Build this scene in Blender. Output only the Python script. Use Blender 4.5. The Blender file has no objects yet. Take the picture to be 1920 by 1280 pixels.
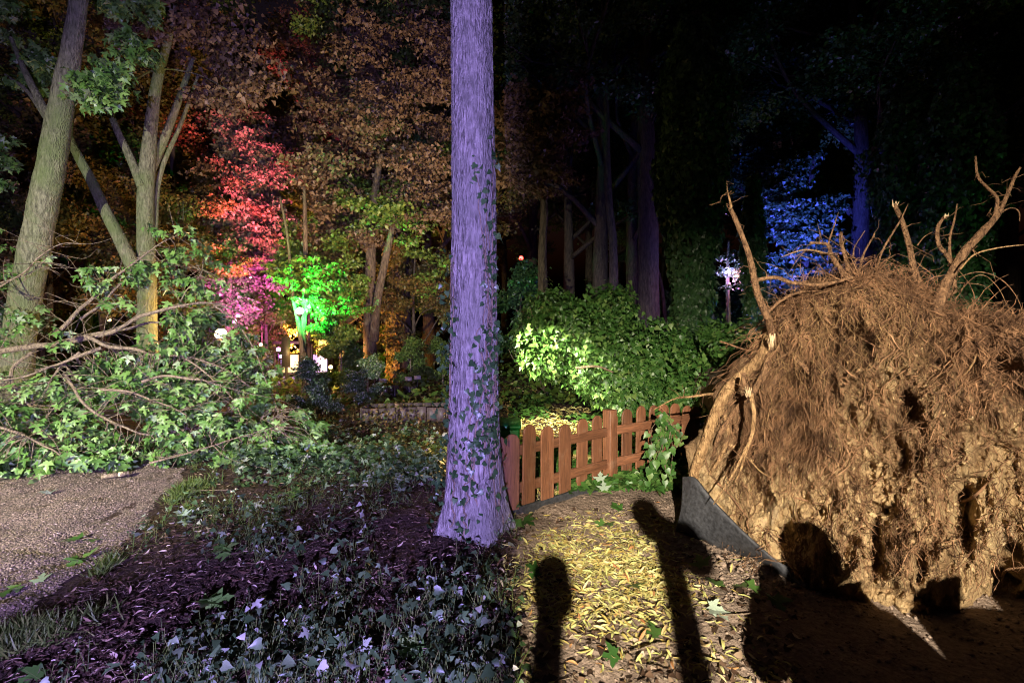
import bpy, math, numpy as np
from mathutils import Vector, Matrix

# ------------------------------------------------------------------ camera, world, light, exposure
sc = bpy.context.scene
COL = sc.collection
FPX = 930.0            # focal length in photo pixels (1920 wide)
HZ = 610.0             # row of the horizon in the photo
CAMZ = 1.6
cam_d = bpy.data.cameras.new('camera'); cam = bpy.data.objects.new('camera', cam_d); COL.objects.link(cam)
cam.location = (0, 0, CAMZ); cam.rotation_euler = (math.radians(90), 0, 0)
cam_d.sensor_width = 36; cam_d.lens = 36 * FPX / 1920
cam_d.shift_y = (HZ - 640) / 1920; cam_d.clip_start = 0.05; cam_d.clip_end = 600
sc.camera = cam

world = bpy.data.worlds.new('World'); sc.world = world; world.use_nodes = True
wn = world.node_tree; wn.nodes.clear()
w_out = wn.nodes.new('ShaderNodeOutputWorld'); w_bg = wn.nodes.new('ShaderNodeBackground')
w_sky = wn.nodes.new('ShaderNodeTexSky'); w_sky.sky_type = 'NISHITA'; w_sky.sun_disc = False
w_sky.sun_elevation = math.radians(-3); w_sky.sun_rotation = math.radians(200)
w_mul = wn.nodes.new('ShaderNodeMix'); w_mul.data_type = 'RGBA'; w_mul.blend_type = 'MULTIPLY'; w_mul.inputs[0].default_value = 1
w_mul.inputs[7].default_value = (1.0, 0.62, 0.80, 1)
wn.links.new(w_sky.outputs[0], w_mul.inputs[6]); wn.links.new(w_mul.outputs[2], w_bg.inputs[0])
w_bg.inputs[1].default_value = 0.12
wn.links.new(w_bg.outputs[0], w_out.inputs[0])

def light(name, typ, loc, power, color, radius=0.05, aim=None, size=60, blend=0.3):
    d = bpy.data.lights.new(name, typ); d.energy = power; d.color = color
    if typ != 'SUN': d.shadow_soft_size = radius
    o = bpy.data.objects.new(name, d); COL.objects.link(o); o.location = loc
    if aim is not None:
        o.rotation_euler = (Vector(aim) - Vector(loc)).to_track_quat('-Z', 'Y').to_euler()
    if typ == 'SPOT': d.spot_size = math.radians(size); d.spot_blend = blend
    return o

FLOOD = (-0.75, -5.0, 3.3)
def aim_at(p, az, el): az, el = math.radians(az), math.radians(el); return (p[0] + math.sin(az) * math.cos(el), p[1] + math.cos(az) * math.cos(el), p[2] + math.sin(el))
light('flood_light', 'SPOT', FLOOD, 14000, (1.0, 0.88, 0.69), 0.014, aim_at(FLOOD, 24, -14), 84, 0.2)
LKEY = (-5.2, -2.0, 3.0)
light('work_light', 'SPOT', LKEY, 10500, (1.0, 0.98, 0.76), 0.03, aim_at(LKEY, 2, -11), 63, 0.8)
VKEY = (-0.12, -1.9, 1.3)
light('violet_light', 'SPOT', VKEY, 5200, (0.42, 0.32, 1.0), 0.012, aim_at(VKEY, -10, 4), 84, 0.5)
moon = light('moon_light', 'SUN', (0, 0, 30), 0.012, (1, 0.95, 0.9), aim=(-4, 12, 0)); moon.data.angle = math.radians(10)

sc.view_settings.view_transform = 'Standard'; sc.view_settings.look = 'None'
sc.view_settings.exposure = 0; sc.view_settings.gamma = 1; sc.view_settings.use_curve_mapping = False
cy = sc.cycles
cy.max_bounces = 5; cy.diffuse_bounces = 2; cy.glossy_bounces = 2; cy.transmission_bounces = 3; cy.transparent_max_bounces = 4
cy.caustics_reflective = False; cy.caustics_refractive = False; cy.sample_clamp_indirect = 2.0; cy.use_denoising = True; cy.pixel_filter_type = 'BLACKMAN_HARRIS'; cy.filter_width = 1.05

# ------------------------------------------------------------------ numpy helpers
rng = np.random.default_rng(7)
def U(a, b, n=None): return rng.uniform(a, b, n)
def sstep(a, b, x):
    t = np.clip((np.asarray(x, float) - a) / (b - a), 0, 1); return t * t * (3 - 2 * t)
def _h(ix, iy, iz):
    n = (ix * 374761393 + iy * 668265263 + iz * 2147483647 * 31 + 1013904223) & 0xFFFFFFFF
    n = ((n ^ (n >> 13)) * 1274126177) & 0xFFFFFFFF
    n = ((n ^ (n >> 16)) * 2246822519) & 0xFFFFFFFF
    return ((n ^ (n >> 15)) & 0xFFFF) / 32767.5 - 1
def vnoise(p):
    p = np.asarray(p, float); i = np.floor(p).astype(np.int64); f = p - i; f = f * f * (3 - 2 * f)
    r = 0
    for dx in (0, 1):
        for dy in (0, 1):
            for dz in (0, 1):
                w = (f[..., 0] if dx else 1 - f[..., 0]) * (f[..., 1] if dy else 1 - f[..., 1]) * (f[..., 2] if dz else 1 - f[..., 2])
                r = r + w * _h(i[..., 0] + dx, i[..., 1] + dy, i[..., 2] + dz)
    return r
def fbm(p, o=4, g=0.5):
    p = np.asarray(p, float); a = 1; s = 0
    for k in range(o):
        s = s + a * vnoise(p + 17.3 * k); p = p * 2.03; a *= g
    return s
def norm(v): return v / np.maximum(np.linalg.norm(v, axis=-1, keepdims=True), 1e-9)
def rdir(n): return norm(rng.normal(size=(n, 3)))

def terrain(x, y):
    x = np.asarray(x, float); y = np.asarray(y, float)
    z = -1.5 * sstep(6, 42, y) * sstep(0.2, -4, x)
    pz = np.stack([x * 0.8, y * 0.8, 0 * x + 3.1], -1)
    return z + 0.035 * vnoise(pz) * sstep(1, 4, np.abs(y) + 1)
def ground_z(x, y): return float(terrain(np.array([x]), np.array([y]))[0])
def P(px, py, Y):
    return np.array([(px - 960) * Y / FPX, Y, CAMZ - (py - HZ) * Y / FPX])
def PP(lst): return np.array([P(*q[:3]) for q in lst])
def base(px, Y, dz=0.0):
    x = (px - 960) * Y / FPX; return np.array([x, Y, ground_z(x, Y) + dz])

def mesh_np(name, V, F, smooth=False):
    V = np.asarray(V, np.float32); F = np.asarray(F, np.int32)
    me = bpy.data.meshes.new(name); k = F.shape[1]; m = len(F)
    me.vertices.add(len(V)); me.vertices.foreach_set('co', V.ravel())
    me.loops.add(m * k); me.loops.foreach_set('vertex_index', F.ravel())
    me.polygons.add(m); me.polygons.foreach_set('loop_start', np.arange(0, m * k, k, dtype=np.int32))
    if smooth: me.polygons.foreach_set('use_smooth', np.ones(m, bool))
    me.update(calc_edges=True); me.validate()
    return me
def obj(name, me, mat=None, parent=None, loc=None, kind=None):
    o = bpy.data.objects.new(name, me); COL.objects.link(o)
    if mat is not None and me is not None and not len(me.materials): me.materials.append(mat)
    if parent is not None: o.parent = parent
    if loc is not None: o.location = loc
    if kind: o['kind'] = kind
    return o
def tag(o, label, cat, group=None):
    o['label'] = label; o['category'] = cat
    if group: o['group'] = group
    return o
def thing(name, label, cat, loc=(0, 0, 0), group=None):
    o = bpy.data.objects.new(name, None); COL.objects.link(o); o.location = Vector(loc); o.empty_display_size = 0.1
    return tag(o, label, cat, group)
def join(parts):
    Vs, Fs, n = [], [], 0
    for V, F in parts:
        Vs.append(V); Fs.append(np.asarray(F) + n); n += len(V)
    return np.concatenate(Vs), np.concatenate(Fs)

def crv(pts, n):
    """smooth resample of a polyline (Catmull-Rom)"""
    pts = np.asarray(pts, float); k = len(pts)
    if k < 3:
        t = np.linspace(0, 1, n)[:, None]; return pts[0] * (1 - t) + pts[-1] * t
    q = np.vstack([2 * pts[0] - pts[1], pts, 2 * pts[-1] - pts[-2]])
    u = np.linspace(0, k - 1 - 1e-6, n); i = u.astype(int); t = (u - i)[:, None]
    a, b, c, d = q[i], q[i + 1], q[i + 2], q[i + 3]
    return 0.5 * (2 * b + (c - a) * t + (2 * a - 5 * b + 4 * c - d) * t ** 2 + (3 * b - a - 3 * c + d) * t ** 3)
def tube(pts, rad, sides=6, n=None, wob=0.0, cap=True, rough=0.0, rsc=6.0):
    """quads; pts polyline, rad radii at the points"""
    pts = np.asarray(pts, float); rad = np.atleast_1d(np.asarray(rad, float))
    if len(rad) == 1: rad = np.repeat(rad, len(pts))
    if n:
        rad = np.interp(np.linspace(0, 1, n), np.linspace(0, 1, len(rad)), rad); pts = crv(pts, n)
    m = len(pts)
    if len(rad) != m: rad = np.interp(np.linspace(0, 1, m), np.linspace(0, 1, len(rad)), rad)
    if wob: pts = pts + wob * np.stack([vnoise(pts * 3 + 5 * c) for c in range(3)], -1) * np.sin(np.linspace(0, math.pi, m))[:, None]
    t = norm(np.gradient(pts, axis=0))
    up = np.array([0.0, 0, 1]) if abs(t[0, 2]) < 0.9 else np.array([1.0, 0, 0])
    fr = []; u = norm(np.cross(t[0], up))
    for k in range(m):
        u = norm(u - t[k] * np.dot(u, t[k])); fr.append(u)
    u = np.array(fr); v = np.cross(t, u)
    a = np.linspace(0, 2 * math.pi, sides, endpoint=False)
    ring = np.cos(a)[None, :, None] * u[:, None] + np.sin(a)[None, :, None] * v[:, None]
    R = rad[:, None, None]
    if rough:
        R = R * (1 + rough * fbm((pts[:, None] + ring * R) * np.array([rsc, rsc, rsc * 0.35]), 3)[..., None])
    V = (pts[:, None] + ring * R).reshape(-1, 3)
    i = np.arange(m - 1)[:, None] * sides; j = np.arange(sides)[None]; j2 = (j + 1) % sides
    F = np.stack([i + j, i + j2, i + sides + j2, i + sides + j], -1).reshape(-1, 4)
    if cap:
        V = np.vstack([V, pts[-1], pts[0]]); b = (m - 1) * sides; c = m * sides
        jj = np.arange(sides); k2 = (jj + 1) % sides
        F = np.vstack([F, np.stack([b + jj, b + k2, np.full(sides, c), np.full(sides, c)], -1),
                       np.stack([k2, jj, np.full(sides, c + 1), np.full(sides, c + 1)], -1)])
    return V, F
def tubes(Q, R, sides=3):
    """many open tubes at once: Q (N, m, 3), R (N, m)"""
    Q = np.asarray(Q, float); R = np.asarray(R, float); N, m = Q.shape[:2]
    t = norm(np.gradient(Q, axis=1)); ref = np.where(np.abs(t[:, :1, 2:3]) < .8, np.array([0, 0, 1.]), np.array([1., 0, 0])); u = norm(np.cross(t, np.broadcast_to(ref, t.shape))); v = np.cross(t, u)
    a = np.linspace(0, 2 * math.pi, sides, endpoint=False)
    V = Q[:, :, None] + R[:, :, None, None] * (np.cos(a)[:, None] * u[:, :, None] + np.sin(a)[:, None] * v[:, :, None])
    i = (np.arange(m - 1) * sides)[:, None]; j = np.arange(sides)[None]; j2 = (j + 1) % sides
    F = np.stack([i + j, i + j2, i + sides + j2, i + sides + j], -1).reshape(-1, 4)
    return V.reshape(-1, 3), (F[None] + (np.arange(N) * m * sides)[:, None, None]).reshape(-1, 4)
def taper(N, m, r0, r1): return np.asarray(r0)[:, None] * (1 - np.linspace(0, 1, m)) + np.asarray(r1)[:, None] * np.linspace(0, 1, m)
def tube_tri(V, F):
    T = np.vstack([F[:, [0, 1, 2]], F[:, [0, 2, 3]]]); return V, T[(T[:, 1] != T[:, 2]) & (T[:, 0] != T[:, 2])]
def tmesh(name, lst, smooth=True):
    V, F = join(lst); return mesh_np(name, *tube_tri(V, F), smooth)
def box(lo, hi):
    x0, y0, z0 = lo; x1, y1, z1 = hi
    V = np.array([[x0, y0, z0], [x1, y0, z0], [x1, y1, z0], [x0, y1, z0], [x0, y0, z1], [x1, y0, z1], [x1, y1, z1], [x0, y1, z1]], float)
    F = np.array([[0, 3, 2, 1], [4, 5, 6, 7], [0, 1, 5, 4], [1, 2, 6, 5], [2, 3, 7, 6], [3, 0, 4, 7]])
    return V, F
def bevel(o, w=0.004, seg=2):
    m = o.modifiers.new('bevel', 'BEVEL'); m.width = w; m.segments = seg; return o

# ------------------------------------------------------------------ leaf templates (petiole at origin, tip along +y, face +z)
def _fan(right, c, fold, droop):
    R = np.array(right, float); L = R[-2:0:-1] * [-1, 1]
    ring = np.vstack([R, L]); V = np.vstack([[c], ring])
    z = fold * np.abs(V[:, 0]) - droop * V[:, 1] ** 2
    V = np.column_stack([V, z]); n = len(ring); k = np.arange(n)
    return V, np.stack([np.zeros(n, int), 1 + k, 1 + (k + 1) % n], -1)
_MO = [(0, 0), (.12, -.08), (.36, -.20), (.30, -.02), (.46, .06), (.40, .14), (.62, .26), (.80, .52), (.58, .49), (.36, .45), (.16, .42), (.20, .57), (.32, .74), (.17, .80), (0, 1.12)]
MAPLE = _fan(_MO, (0, .3), .24, .34)
MAPLE_FLAT = _fan(_MO, (0, .3), .10, .07)
IVY = _fan([(0, 0), (.30, -.12), (.46, .12), (.34, .45), (.18, .62), (0, 1.0)], (0, .3), .18, .22)
LOBE = _fan([(0, 0), (.42, .10), (.30, .45), (.22, .62), (0, 1.0)], (0, .4), .25, .2)
DIAM = (np.array([[0, 0, 0], [.36, .45, .10], [0, 1, -.08], [-.36, .45, .10]]), np.array([[0, 1, 2], [0, 2, 3]]))
def _strip(w, curl, twist, n=5):
    V = []
    for k in range(n):
        t = k / (n - 1); hw = w * math.sin(math.pi * (0.06 + 0.9 * t)) ** 0.8
        a = twist * t; z = curl * (4 * t * (1 - t))
        V += [[-hw * math.cos(a), t, z - hw * math.sin(a) + hw * .5], [0, t, z], [hw * math.cos(a), t, z + hw * math.sin(a) + hw * .5]]
    F = []
    for k in range(n - 1):
        b = 3 * k
        for c in (0, 1): F += [[b + c, b + c + 1, b + c + 4], [b + c, b + c + 4, b + c + 3]]
    return np.array(V), np.array(F)
STRIP = _strip(.10, .06, .4); STRIP2 = _strip(.13, .12, -.7)

def frames(tip, nrm):
    y = norm(tip); x = norm(np.cross(y, nrm)); z = np.cross(x, y); return np.stack([x, y, z], -1)
def leaves(tpl, pos, tip, nrm, size):
    V, F = tpl; R = frames(tip, nrm); size = np.broadcast_to(np.asarray(size, float), (len(pos),))
    W = np.einsum('nij,kj->nki', R, V) * size[:, None, None] + pos[:, None]
    G = F[None] + (np.arange(len(pos)) * len(V))[:, None, None]
    return W.reshape(-1, 3), G.reshape(-1, 3)
def proj(pos):
    Y = np.maximum(pos[:, 1], 0.05); return 960 + pos[:, 0] * FPX / Y, HZ - (pos[:, 2] - CAMZ) * FPX / Y
def pick_front(pos, size, n, cell=12):
    px, py = proj(pos); ok = (px > 0) & (px < 1920) & (py > 0) & (py < 1280) & (pos[:, 1] > .5)
    key = (px // cell).astype(int) * 1000 + (py // cell).astype(int); best = {}
    for i in np.nonzero(ok)[0]:
        k = key[i]
        if k not in best or pos[i, 1] < pos[best[k], 1]: best[k] = i
    idx = np.array(list(best.values()), int)
    if not len(idx): return idx
    return idx[np.argsort(-(np.broadcast_to(size, (len(pos),))[idx] / pos[idx, 1]))][:n]
_tpl_mesh = {}
def leaf_set(parent, tpl, pos, tip, nrm, size, mat, n_parts=0, part='leaf', mass='foliage', cell=12):
    """foliage: the most visible n_parts leaves as parts, the rest joined"""
    pos = np.asarray(pos); size = np.broadcast_to(np.asarray(size, float), (len(pos),)).copy()
    org = np.array(parent.location) if parent is not None else np.zeros(3)
    sel = pick_front(pos, size, n_parts, cell) if n_parts else np.array([], int)
    rest = np.ones(len(pos), bool); rest[sel] = False
    o = obj(mass, mesh_np(mass, *leaves(tpl, pos[rest] - org, tip[rest], nrm[rest], size[rest])), mat, parent, kind='stuff')
    if len(sel):
        k = (id(tpl), mat.name)
        if k not in _tpl_mesh:
            _tpl_mesh[k] = mesh_np(part, tpl[0], tpl[1]); _tpl_mesh[k].materials.append(mat)
        R = frames(tip[sel], nrm[sel]) * size[sel][:, None, None]
        for r, p in zip(R, pos[sel] - org):
            M = Matrix.Identity(4)
            for a in range(3):
                for b in range(3): M[a][b] = r[a][b]
                M[a][3] = p[a]
            q = bpy.data.objects.new(part, _tpl_mesh[k]); COL.objects.link(q); q.parent = parent; q.matrix_local = M
    return o

# ------------------------------------------------------------------ materials
MATS = {}
def mat_new(name):
    m = bpy.data.materials.new(name); m.use_nodes = True; nt = m.node_tree
    b = nt.nodes['Principled BSDF']; MATS[name] = m; return m, nt, b
def nd(nt, t, **kw):
    n = nt.nodes.new(t)
    for k, v in kw.items(): setattr(n, k, v)
    return n
def ramp(nt, stops):
    r = nd(nt, 'ShaderNodeValToRGB'); e = r.color_ramp.elements
    while len(e) < len(stops): e.new(0.5)
    for q, (p, c) in zip(e, stops): q.position = p; q.color = (*c, 1) if len(c) == 3 else c
    return r
def coords(nt, scale=(1, 1, 1), kind='Object'):
    tc = nd(nt, 'ShaderNodeTexCoord'); mp = nd(nt, 'ShaderNodeMapping'); mp.inputs['Scale'].default_value = scale
    nt.links.new(tc.outputs[kind], mp.inputs[0]); return mp.outputs[0]
def noise(nt, vec, scale, detail=5, rough=.6, dist=0):
    n = nd(nt, 'ShaderNodeTexNoise'); n.inputs['Scale'].default_value = scale; n.inputs['Detail'].default_value = detail
    n.inputs['Roughness'].default_value = rough; n.inputs['Distortion'].default_value = dist
    nt.links.new(vec, n.inputs['Vector']); return n
def bump(nt, b, h, strength=.5, dist=.02):
    n = nd(nt, 'ShaderNodeBump'); n.inputs['Strength'].default_value = strength; n.inputs['Distance'].default_value = dist
    nt.links.new(h, n.inputs['Height']); nt.links.new(n.outputs[0], b.inputs['Normal']); return n
def leaf_mat(name, stops, transl=.3, rough=.45, spec=.35):
    m, nt, b = mat_new(name); L = nt.links
    g = nd(nt, 'ShaderNodeNewGeometry'); oi = nd(nt, 'ShaderNodeObjectInfo')
    ad = nd(nt, 'ShaderNodeMath', operation='ADD'); fr = nd(nt, 'ShaderNodeMath', operation='FRACT')
    L.new(g.outputs['Random Per Island'], ad.inputs[0]); L.new(oi.outputs['Random'], ad.inputs[1]); L.new(ad.outputs[0], fr.inputs[0])
    r = ramp(nt, stops); L.new(fr.outputs[0], r.inputs[0])
    nz = noise(nt, coords(nt), 9, 3)
    mx = nd(nt, 'ShaderNodeMix', data_type='RGBA', blend_type='MULTIPLY'); mx.inputs[0].default_value = .55
    rr = ramp(nt, [(.25, (.55, .55, .5)), (.75, (1.25, 1.2, 1.1))]); L.new(nz.outputs[0], rr.inputs[0])
    L.new(r.outputs[0], mx.inputs[6]); L.new(rr.outputs[0], mx.inputs[7])
    L.new(mx.outputs[2], b.inputs['Base Color']); b.inputs['Roughness'].default_value = rough; b.inputs['Specular IOR Level'].default_value = spec
    t = nd(nt, 'ShaderNodeBsdfTranslucent'); L.new(mx.outputs[2], t.inputs[0])
    ms = nd(nt, 'ShaderNodeMixShader'); ms.inputs[0].default_value = transl
    out = nt.nodes['Material Output']; L.new(b.outputs[0], ms.inputs[1]); L.new(t.outputs[0], ms.inputs[2]); L.new(ms.outputs[0], out.inputs[0])
    return m
def bark_mat(name, dark, light_, sc_=7, stretch=.22, strength=.8, moss=None):
    m, nt, b = mat_new(name); L = nt.links
    v = coords(nt, (1, 1, stretch)); n1 = noise(nt, v, sc_, 8, .68, .4); n2 = noise(nt, coords(nt), 1.4, 4, .6)
    r = ramp(nt, [(.36, dark), (.62, light_)]); L.new(n1.outputs[0], r.inputs[0])
    col = r.outputs[0]
    if moss:
        mx = nd(nt, 'ShaderNodeMix', data_type='RGBA'); rm = ramp(nt, [(.42, (0, 0, 0)), (.62, (.75, .75, .75))]); L.new(n2.outputs[0], rm.inputs[0])
        L.new(rm.outputs[0], mx.inputs[0]); L.new(col, mx.inputs[6]); mx.inputs[7].default_value = (*moss, 1); col = mx.outputs[2]
    L.new(col, b.inputs['Base Color']); b.inputs['Roughness'].default_value = .85; b.inputs['Specular IOR Level'].default_value = .25
    vo = nd(nt, 'ShaderNodeTexVoronoi', feature='DISTANCE_TO_EDGE'); vo.inputs['Scale'].default_value = sc_ * 1.6; L.new(v, vo.inputs['Vector'])
    ma = nd(nt, 'ShaderNodeMath', operation='MULTIPLY_ADD'); ma.inputs[1].default_value = .8; L.new(vo.outputs['Distance'], ma.inputs[0]); L.new(n1.outputs[0], ma.inputs[2])
    bump(nt, b, ma.outputs[0], strength, .03); return m
def plain_mat(name, col, rough=.6, metal=0, nscale=30, amt=.3, strength=.15, emit=None, estr=0):
    m, nt, b = mat_new(name); L = nt.links
    n = noise(nt, coords(nt), nscale, 5); r = ramp(nt, [(.3, tuple(c * (1 - amt) for c in col)), (.7, tuple(min(1, c * (1 + amt)) for c in col))])
    L.new(n.outputs[0], r.inputs[0]); L.new(r.outputs[0], b.inputs['Base Color'])
    b.inputs['Roughness'].default_value = rough; b.inputs['Metallic'].default_value = metal; bump(nt, b, n.outputs[0], strength, .01)
    if emit: b.inputs['Emission Color'].default_value = (*emit, 1); b.inputs['Emission Strength'].default_value = estr
    return m

M_maple = leaf_mat('maple_leaf', [(0, (.04, .10, .02)), (.45, (.085, .18, .04)), (.8, (.13, .23, .06)), (.95, (.17, .26, .09)), (1, (.24, .30, .20))], .18, .42)
M_ivy = leaf_mat('ivy_leaf', [(0, (.02, .06, .012)), (.5, (.045, .12, .024)), (.85, (.085, .17, .04)), (1, (.13, .20, .06))], .2, .42, .4)
M_ivy_dark = leaf_mat('ivy_leaf_dark', [(0, (.02, .055, .02)), (.6, (.035, .085, .03)), (1, (.06, .12, .045))], .2, .38, .45)
M_cover = leaf_mat('cover_leaf', [(0, (.015, .035, .012)), (.4, (.04, .08, .03)), (.7, (.08, .14, .06)), (.88, (.15, .2, .13)), (1, (.34, .35, .32))], .2, .42, .4)  # palest leaf tones stand in for bright highlights
M_autumn = leaf_mat('autumn_leaf', [(0, (.05, .05, .015)), (.4, (.10, .085, .025)), (.75, (.15, .11, .035)), (1, (.18, .09, .04))], .35, .5)
M_brown = leaf_mat('brown_leaf', [(0, (.07, .045, .03)), (.5, (.12, .08, .05)), (1, (.17, .12, .08))], .35, .5)
M_green = leaf_mat('green_leaf', [(0, (.05, .10, .02)), (.6, (.09, .15, .03)), (1, (.14, .17, .04))], .35, .45)
M_pale = leaf_mat('pale_leaf', [(0, (.07, .065, .05)), (.5, (.13, .12, .095)), (1, (.19, .17, .14))], .35, .5)
M_litter = leaf_mat('yellow_litter', [(0, (.30, .22, .06)), (.35, (.46, .40, .15)), (.7, (.44, .46, .17)), (.88, (.58, .50, .28)), (.95, (.50, .34, .16)), (1, (.34, .13, .05))], .2, .55)
M_litter_b = leaf_mat('brown_litter', [(0, (.02, .012, .008)), (.5, (.06, .034, .022)), (.78, (.12, .075, .05)), (.90, (.28, .2, .14)), (1, (.5, .42, .34))], .1, .7, .2)  # palest flakes painted in place of small lit highlights
M_grass = leaf_mat('grass_blade', [(0, (.05, .09, .02)), (.6, (.09, .14, .03)), (1, (.16, .18, .06))], .3, .5)
M_bark_v = bark_mat('bark_grey', (.05, .046, .042), (.34, .31, .29), 34, .26, 1.0, (.15, .15, .13))
M_bark_l = bark_mat('bark_pale', (.05, .048, .03), (.20, .19, .12), 30, .25, 1.0, (.09, .12, .04))
M_bark_d = bark_mat('bark_dark', (.02, .015, .012), (.085, .064, .047), 24, .22, 1.0)
M_twig = bark_mat('bark_twig', (.07, .05, .035), (.24, .18, .125), 40, .4, .7)
M_root = bark_mat('root_wood', (.06, .030, .016), (.26, .145, .075), 45, .5, .9)
M_root_p = bark_mat('root_pale', (.13, .068, .03), (.40, .25, .12), 45, .4, .9)
M_hair = bark_mat('root_hair', (.04, .018, .010), (.27, .145, .075), 9, .7, .2)
M_split = plain_mat('split_wood', (.50, .37, .22), .7, 0, 60, .25, .3)
M_black = plain_mat('black_metal', (.03, .03, .03), .5, .3)
M_plastic = plain_mat('grey_plastic', (.035, .036, .042), .5, 0, 40, .6, .4)

def ground_mat():
    m, nt, b = mat_new('earth'); L = nt.links
    c = coords(nt); n1 = noise(nt, c, 2.2, 8, .65); n2 = noise(nt, c, 34, 8, .7); n3 = noise(nt, c, 9, 5, .6, .6)
    hum = ramp(nt, [(.3, (.022, .014, .010)), (.55, (.055, .034, .024)), (.75, (.10, .07, .045))]); L.new(n2.outputs[0], hum.inputs[0])
    san = ramp(nt, [(.25, (.12, .085, .065)), (.5, (.25, .185, .145)), (.8, (.36, .28, .22))]); L.new(n2.outputs[0], san.inputs[0])
    at = nd(nt, 'ShaderNodeAttribute', attribute_name='sand')
    ma = nd(nt, 'ShaderNodeMath', operation='MULTIPLY_ADD'); L.new(n1.outputs[0], ma.inputs[0]); ma.inputs[1].default_value = .9; L.new(at.outputs['Fac'], ma.inputs[2])
    rm = ramp(nt, [(.75, (0, 0, 0)), (.98, (1, 1, 1))]); L.new(ma.outputs[0], rm.inputs[0])
    mx = nd(nt, 'ShaderNodeMix', data_type='RGBA'); L.new(rm.outputs[0], mx.inputs[0]); L.new(hum.outputs[0], mx.inputs[6]); L.new(san.outputs[0], mx.inputs[7])
    L.new(mx.outputs[2], b.inputs['Base Color']); b.inputs['Roughness'].default_value = .95; b.inputs['Specular IOR Level'].default_value = .15
    vo = nd(nt, 'ShaderNodeTexVoronoi'); vo.inputs['Scale'].default_value = 26; L.new(c, vo.inputs['Vector'])
    h = nd(nt, 'ShaderNodeMath', operation='MULTIPLY_ADD'); h.inputs[1].default_value = -.5; L.new(vo.outputs['Distance'], h.inputs[0]); L.new(n2.outputs[0], h.inputs[2])
    h2 = nd(nt, 'ShaderNodeMath', operation='ADD'); L.new(h.outputs[0], h2.inputs[0]); L.new(n3.outputs[0], h2.inputs[1])
    bump(nt, b, h2.outputs[0], .9, .045); return m
M_earth = ground_mat()
def soil_mat():
    m, nt, b = mat_new('root_soil'); L = nt.links
    v = coords(nt, (1, 1, .45)); n1 = noise(nt, v, 3.2, 6, .6, .3); n2 = noise(nt, v, 22, 9, .72, .5); n3 = noise(nt, coords(nt, (1, 1, .3)), 60, 6, .7)
    r1 = ramp(nt, [(.28, (.22, .135, .07)), (.44, (.44, .31, .175)), (.60, (.62, .465, .265)), (.8, (.54, .44, .34))]); L.new(n1.outputs[0], r1.inputs[0])
    r2 = ramp(nt, [(.32, (.28, .21, .15)), (.48, (.85, .8, .74)), (.75, (1.15, 1.12, 1.05))]); L.new(n2.outputs[0], r2.inputs[0])
    mx = nd(nt, 'ShaderNodeMix', data_type='RGBA', blend_type='MULTIPLY'); mx.inputs[0].default_value = 1
    L.new(r1.outputs[0], mx.inputs[6]); L.new(r2.outputs[0], mx.inputs[7])
    at = nd(nt, 'ShaderNodeAttribute', attribute_name='humus')
    m2 = nd(nt, 'ShaderNodeMix', data_type='RGBA'); L.new(at.outputs['Fac'], m2.inputs[0]); L.new(mx.outputs[2], m2.inputs[6])
    r3 = ramp(nt, [(.3, (.05, .027, .016)), (.7, (.17, .095, .055))]); L.new(n2.outputs[0], r3.inputs[0]); L.new(r3.outputs[0], m2.inputs[7])
    L.new(m2.outputs[2], b.inputs['Base Color']); b.inputs['Roughness'].default_value = .95; b.inputs['Specular IOR Level'].default_value = .1
    ad = nd(nt, 'ShaderNodeMath', operation='MULTIPLY_ADD'); ad.inputs[1].default_value = .5; L.new(n3.outputs[0], ad.inputs[0]); L.new(n2.outputs[0], ad.inputs[2])
    bump(nt, b, ad.outputs[0], 1.0, .05); return m
M_soil = soil_mat()
def wood_mat(name, dark, mid):
    m, nt, b = mat_new(name); L = nt.links
    oi = nd(nt, 'ShaderNodeObjectInfo'); tc = nd(nt, 'ShaderNodeTexCoord')
    ad = nd(nt, 'ShaderNodeVectorMath', operation='ADD'); L.new(tc.outputs['Object'], ad.inputs[0])
    cm = nd(nt, 'ShaderNodeCombineXYZ'); mu = nd(nt, 'ShaderNodeMath', operation='MULTIPLY'); mu.inputs[1].default_value = 30
    L.new(oi.outputs['Random'], mu.inputs[0]); L.new(mu.outputs[0], cm.inputs[1]); L.new(cm.outputs[0], ad.inputs[1])
    mp = nd(nt, 'ShaderNodeMapping'); mp.inputs['Scale'].default_value = (1, 1, .07); L.new(ad.outputs[0], mp.inputs[0])
    n1 = noise(nt, mp.outputs[0], 45, 8, .7, 1.2); n2 = noise(nt, ad.outputs[0], 6, 5, .7)
    r = ramp(nt, [(.3, dark), (.6, mid), (.8, tuple(c * 1.3 for c in mid))]); L.new(n1.outputs[0], r.inputs[0])
    w = ramp(nt, [(.55, (0, 0, 0)), (.72, (.6, .6, .6))]); L.new(n2.outputs[0], w.inputs[0])
    mx = nd(nt, 'ShaderNodeMix', data_type='RGBA'); L.new(w.outputs[0], mx.inputs[0]); L.new(r.outputs[0], mx.inputs[6]); mx.inputs[7].default_value = (.22, .13, .085, 1)
    hs = nd(nt, 'ShaderNodeHueSaturation'); L.new(mx.outputs[2], hs.inputs['Color'])
    vr = nd(nt, 'ShaderNodeMapRange'); vr.inputs[3].default_value = .75; vr.inputs[4].default_value = 1.3; L.new(oi.outputs['Random'], vr.inputs[0]); L.new(vr.outputs[0], hs.inputs['Value'])
    L.new(hs.outputs[0], b.inputs['Base Color']); b.inputs['Roughness'].default_value = .6; bump(nt, b, n1.outputs[0], .5, .006); return m
M_fence = wood_mat('stained_wood', (.06, .024, .012), (.205, .083, .040))
M_plank = wood_mat('planter_wood', (.018, .012, .012), (.055, .038, .036))
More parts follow.
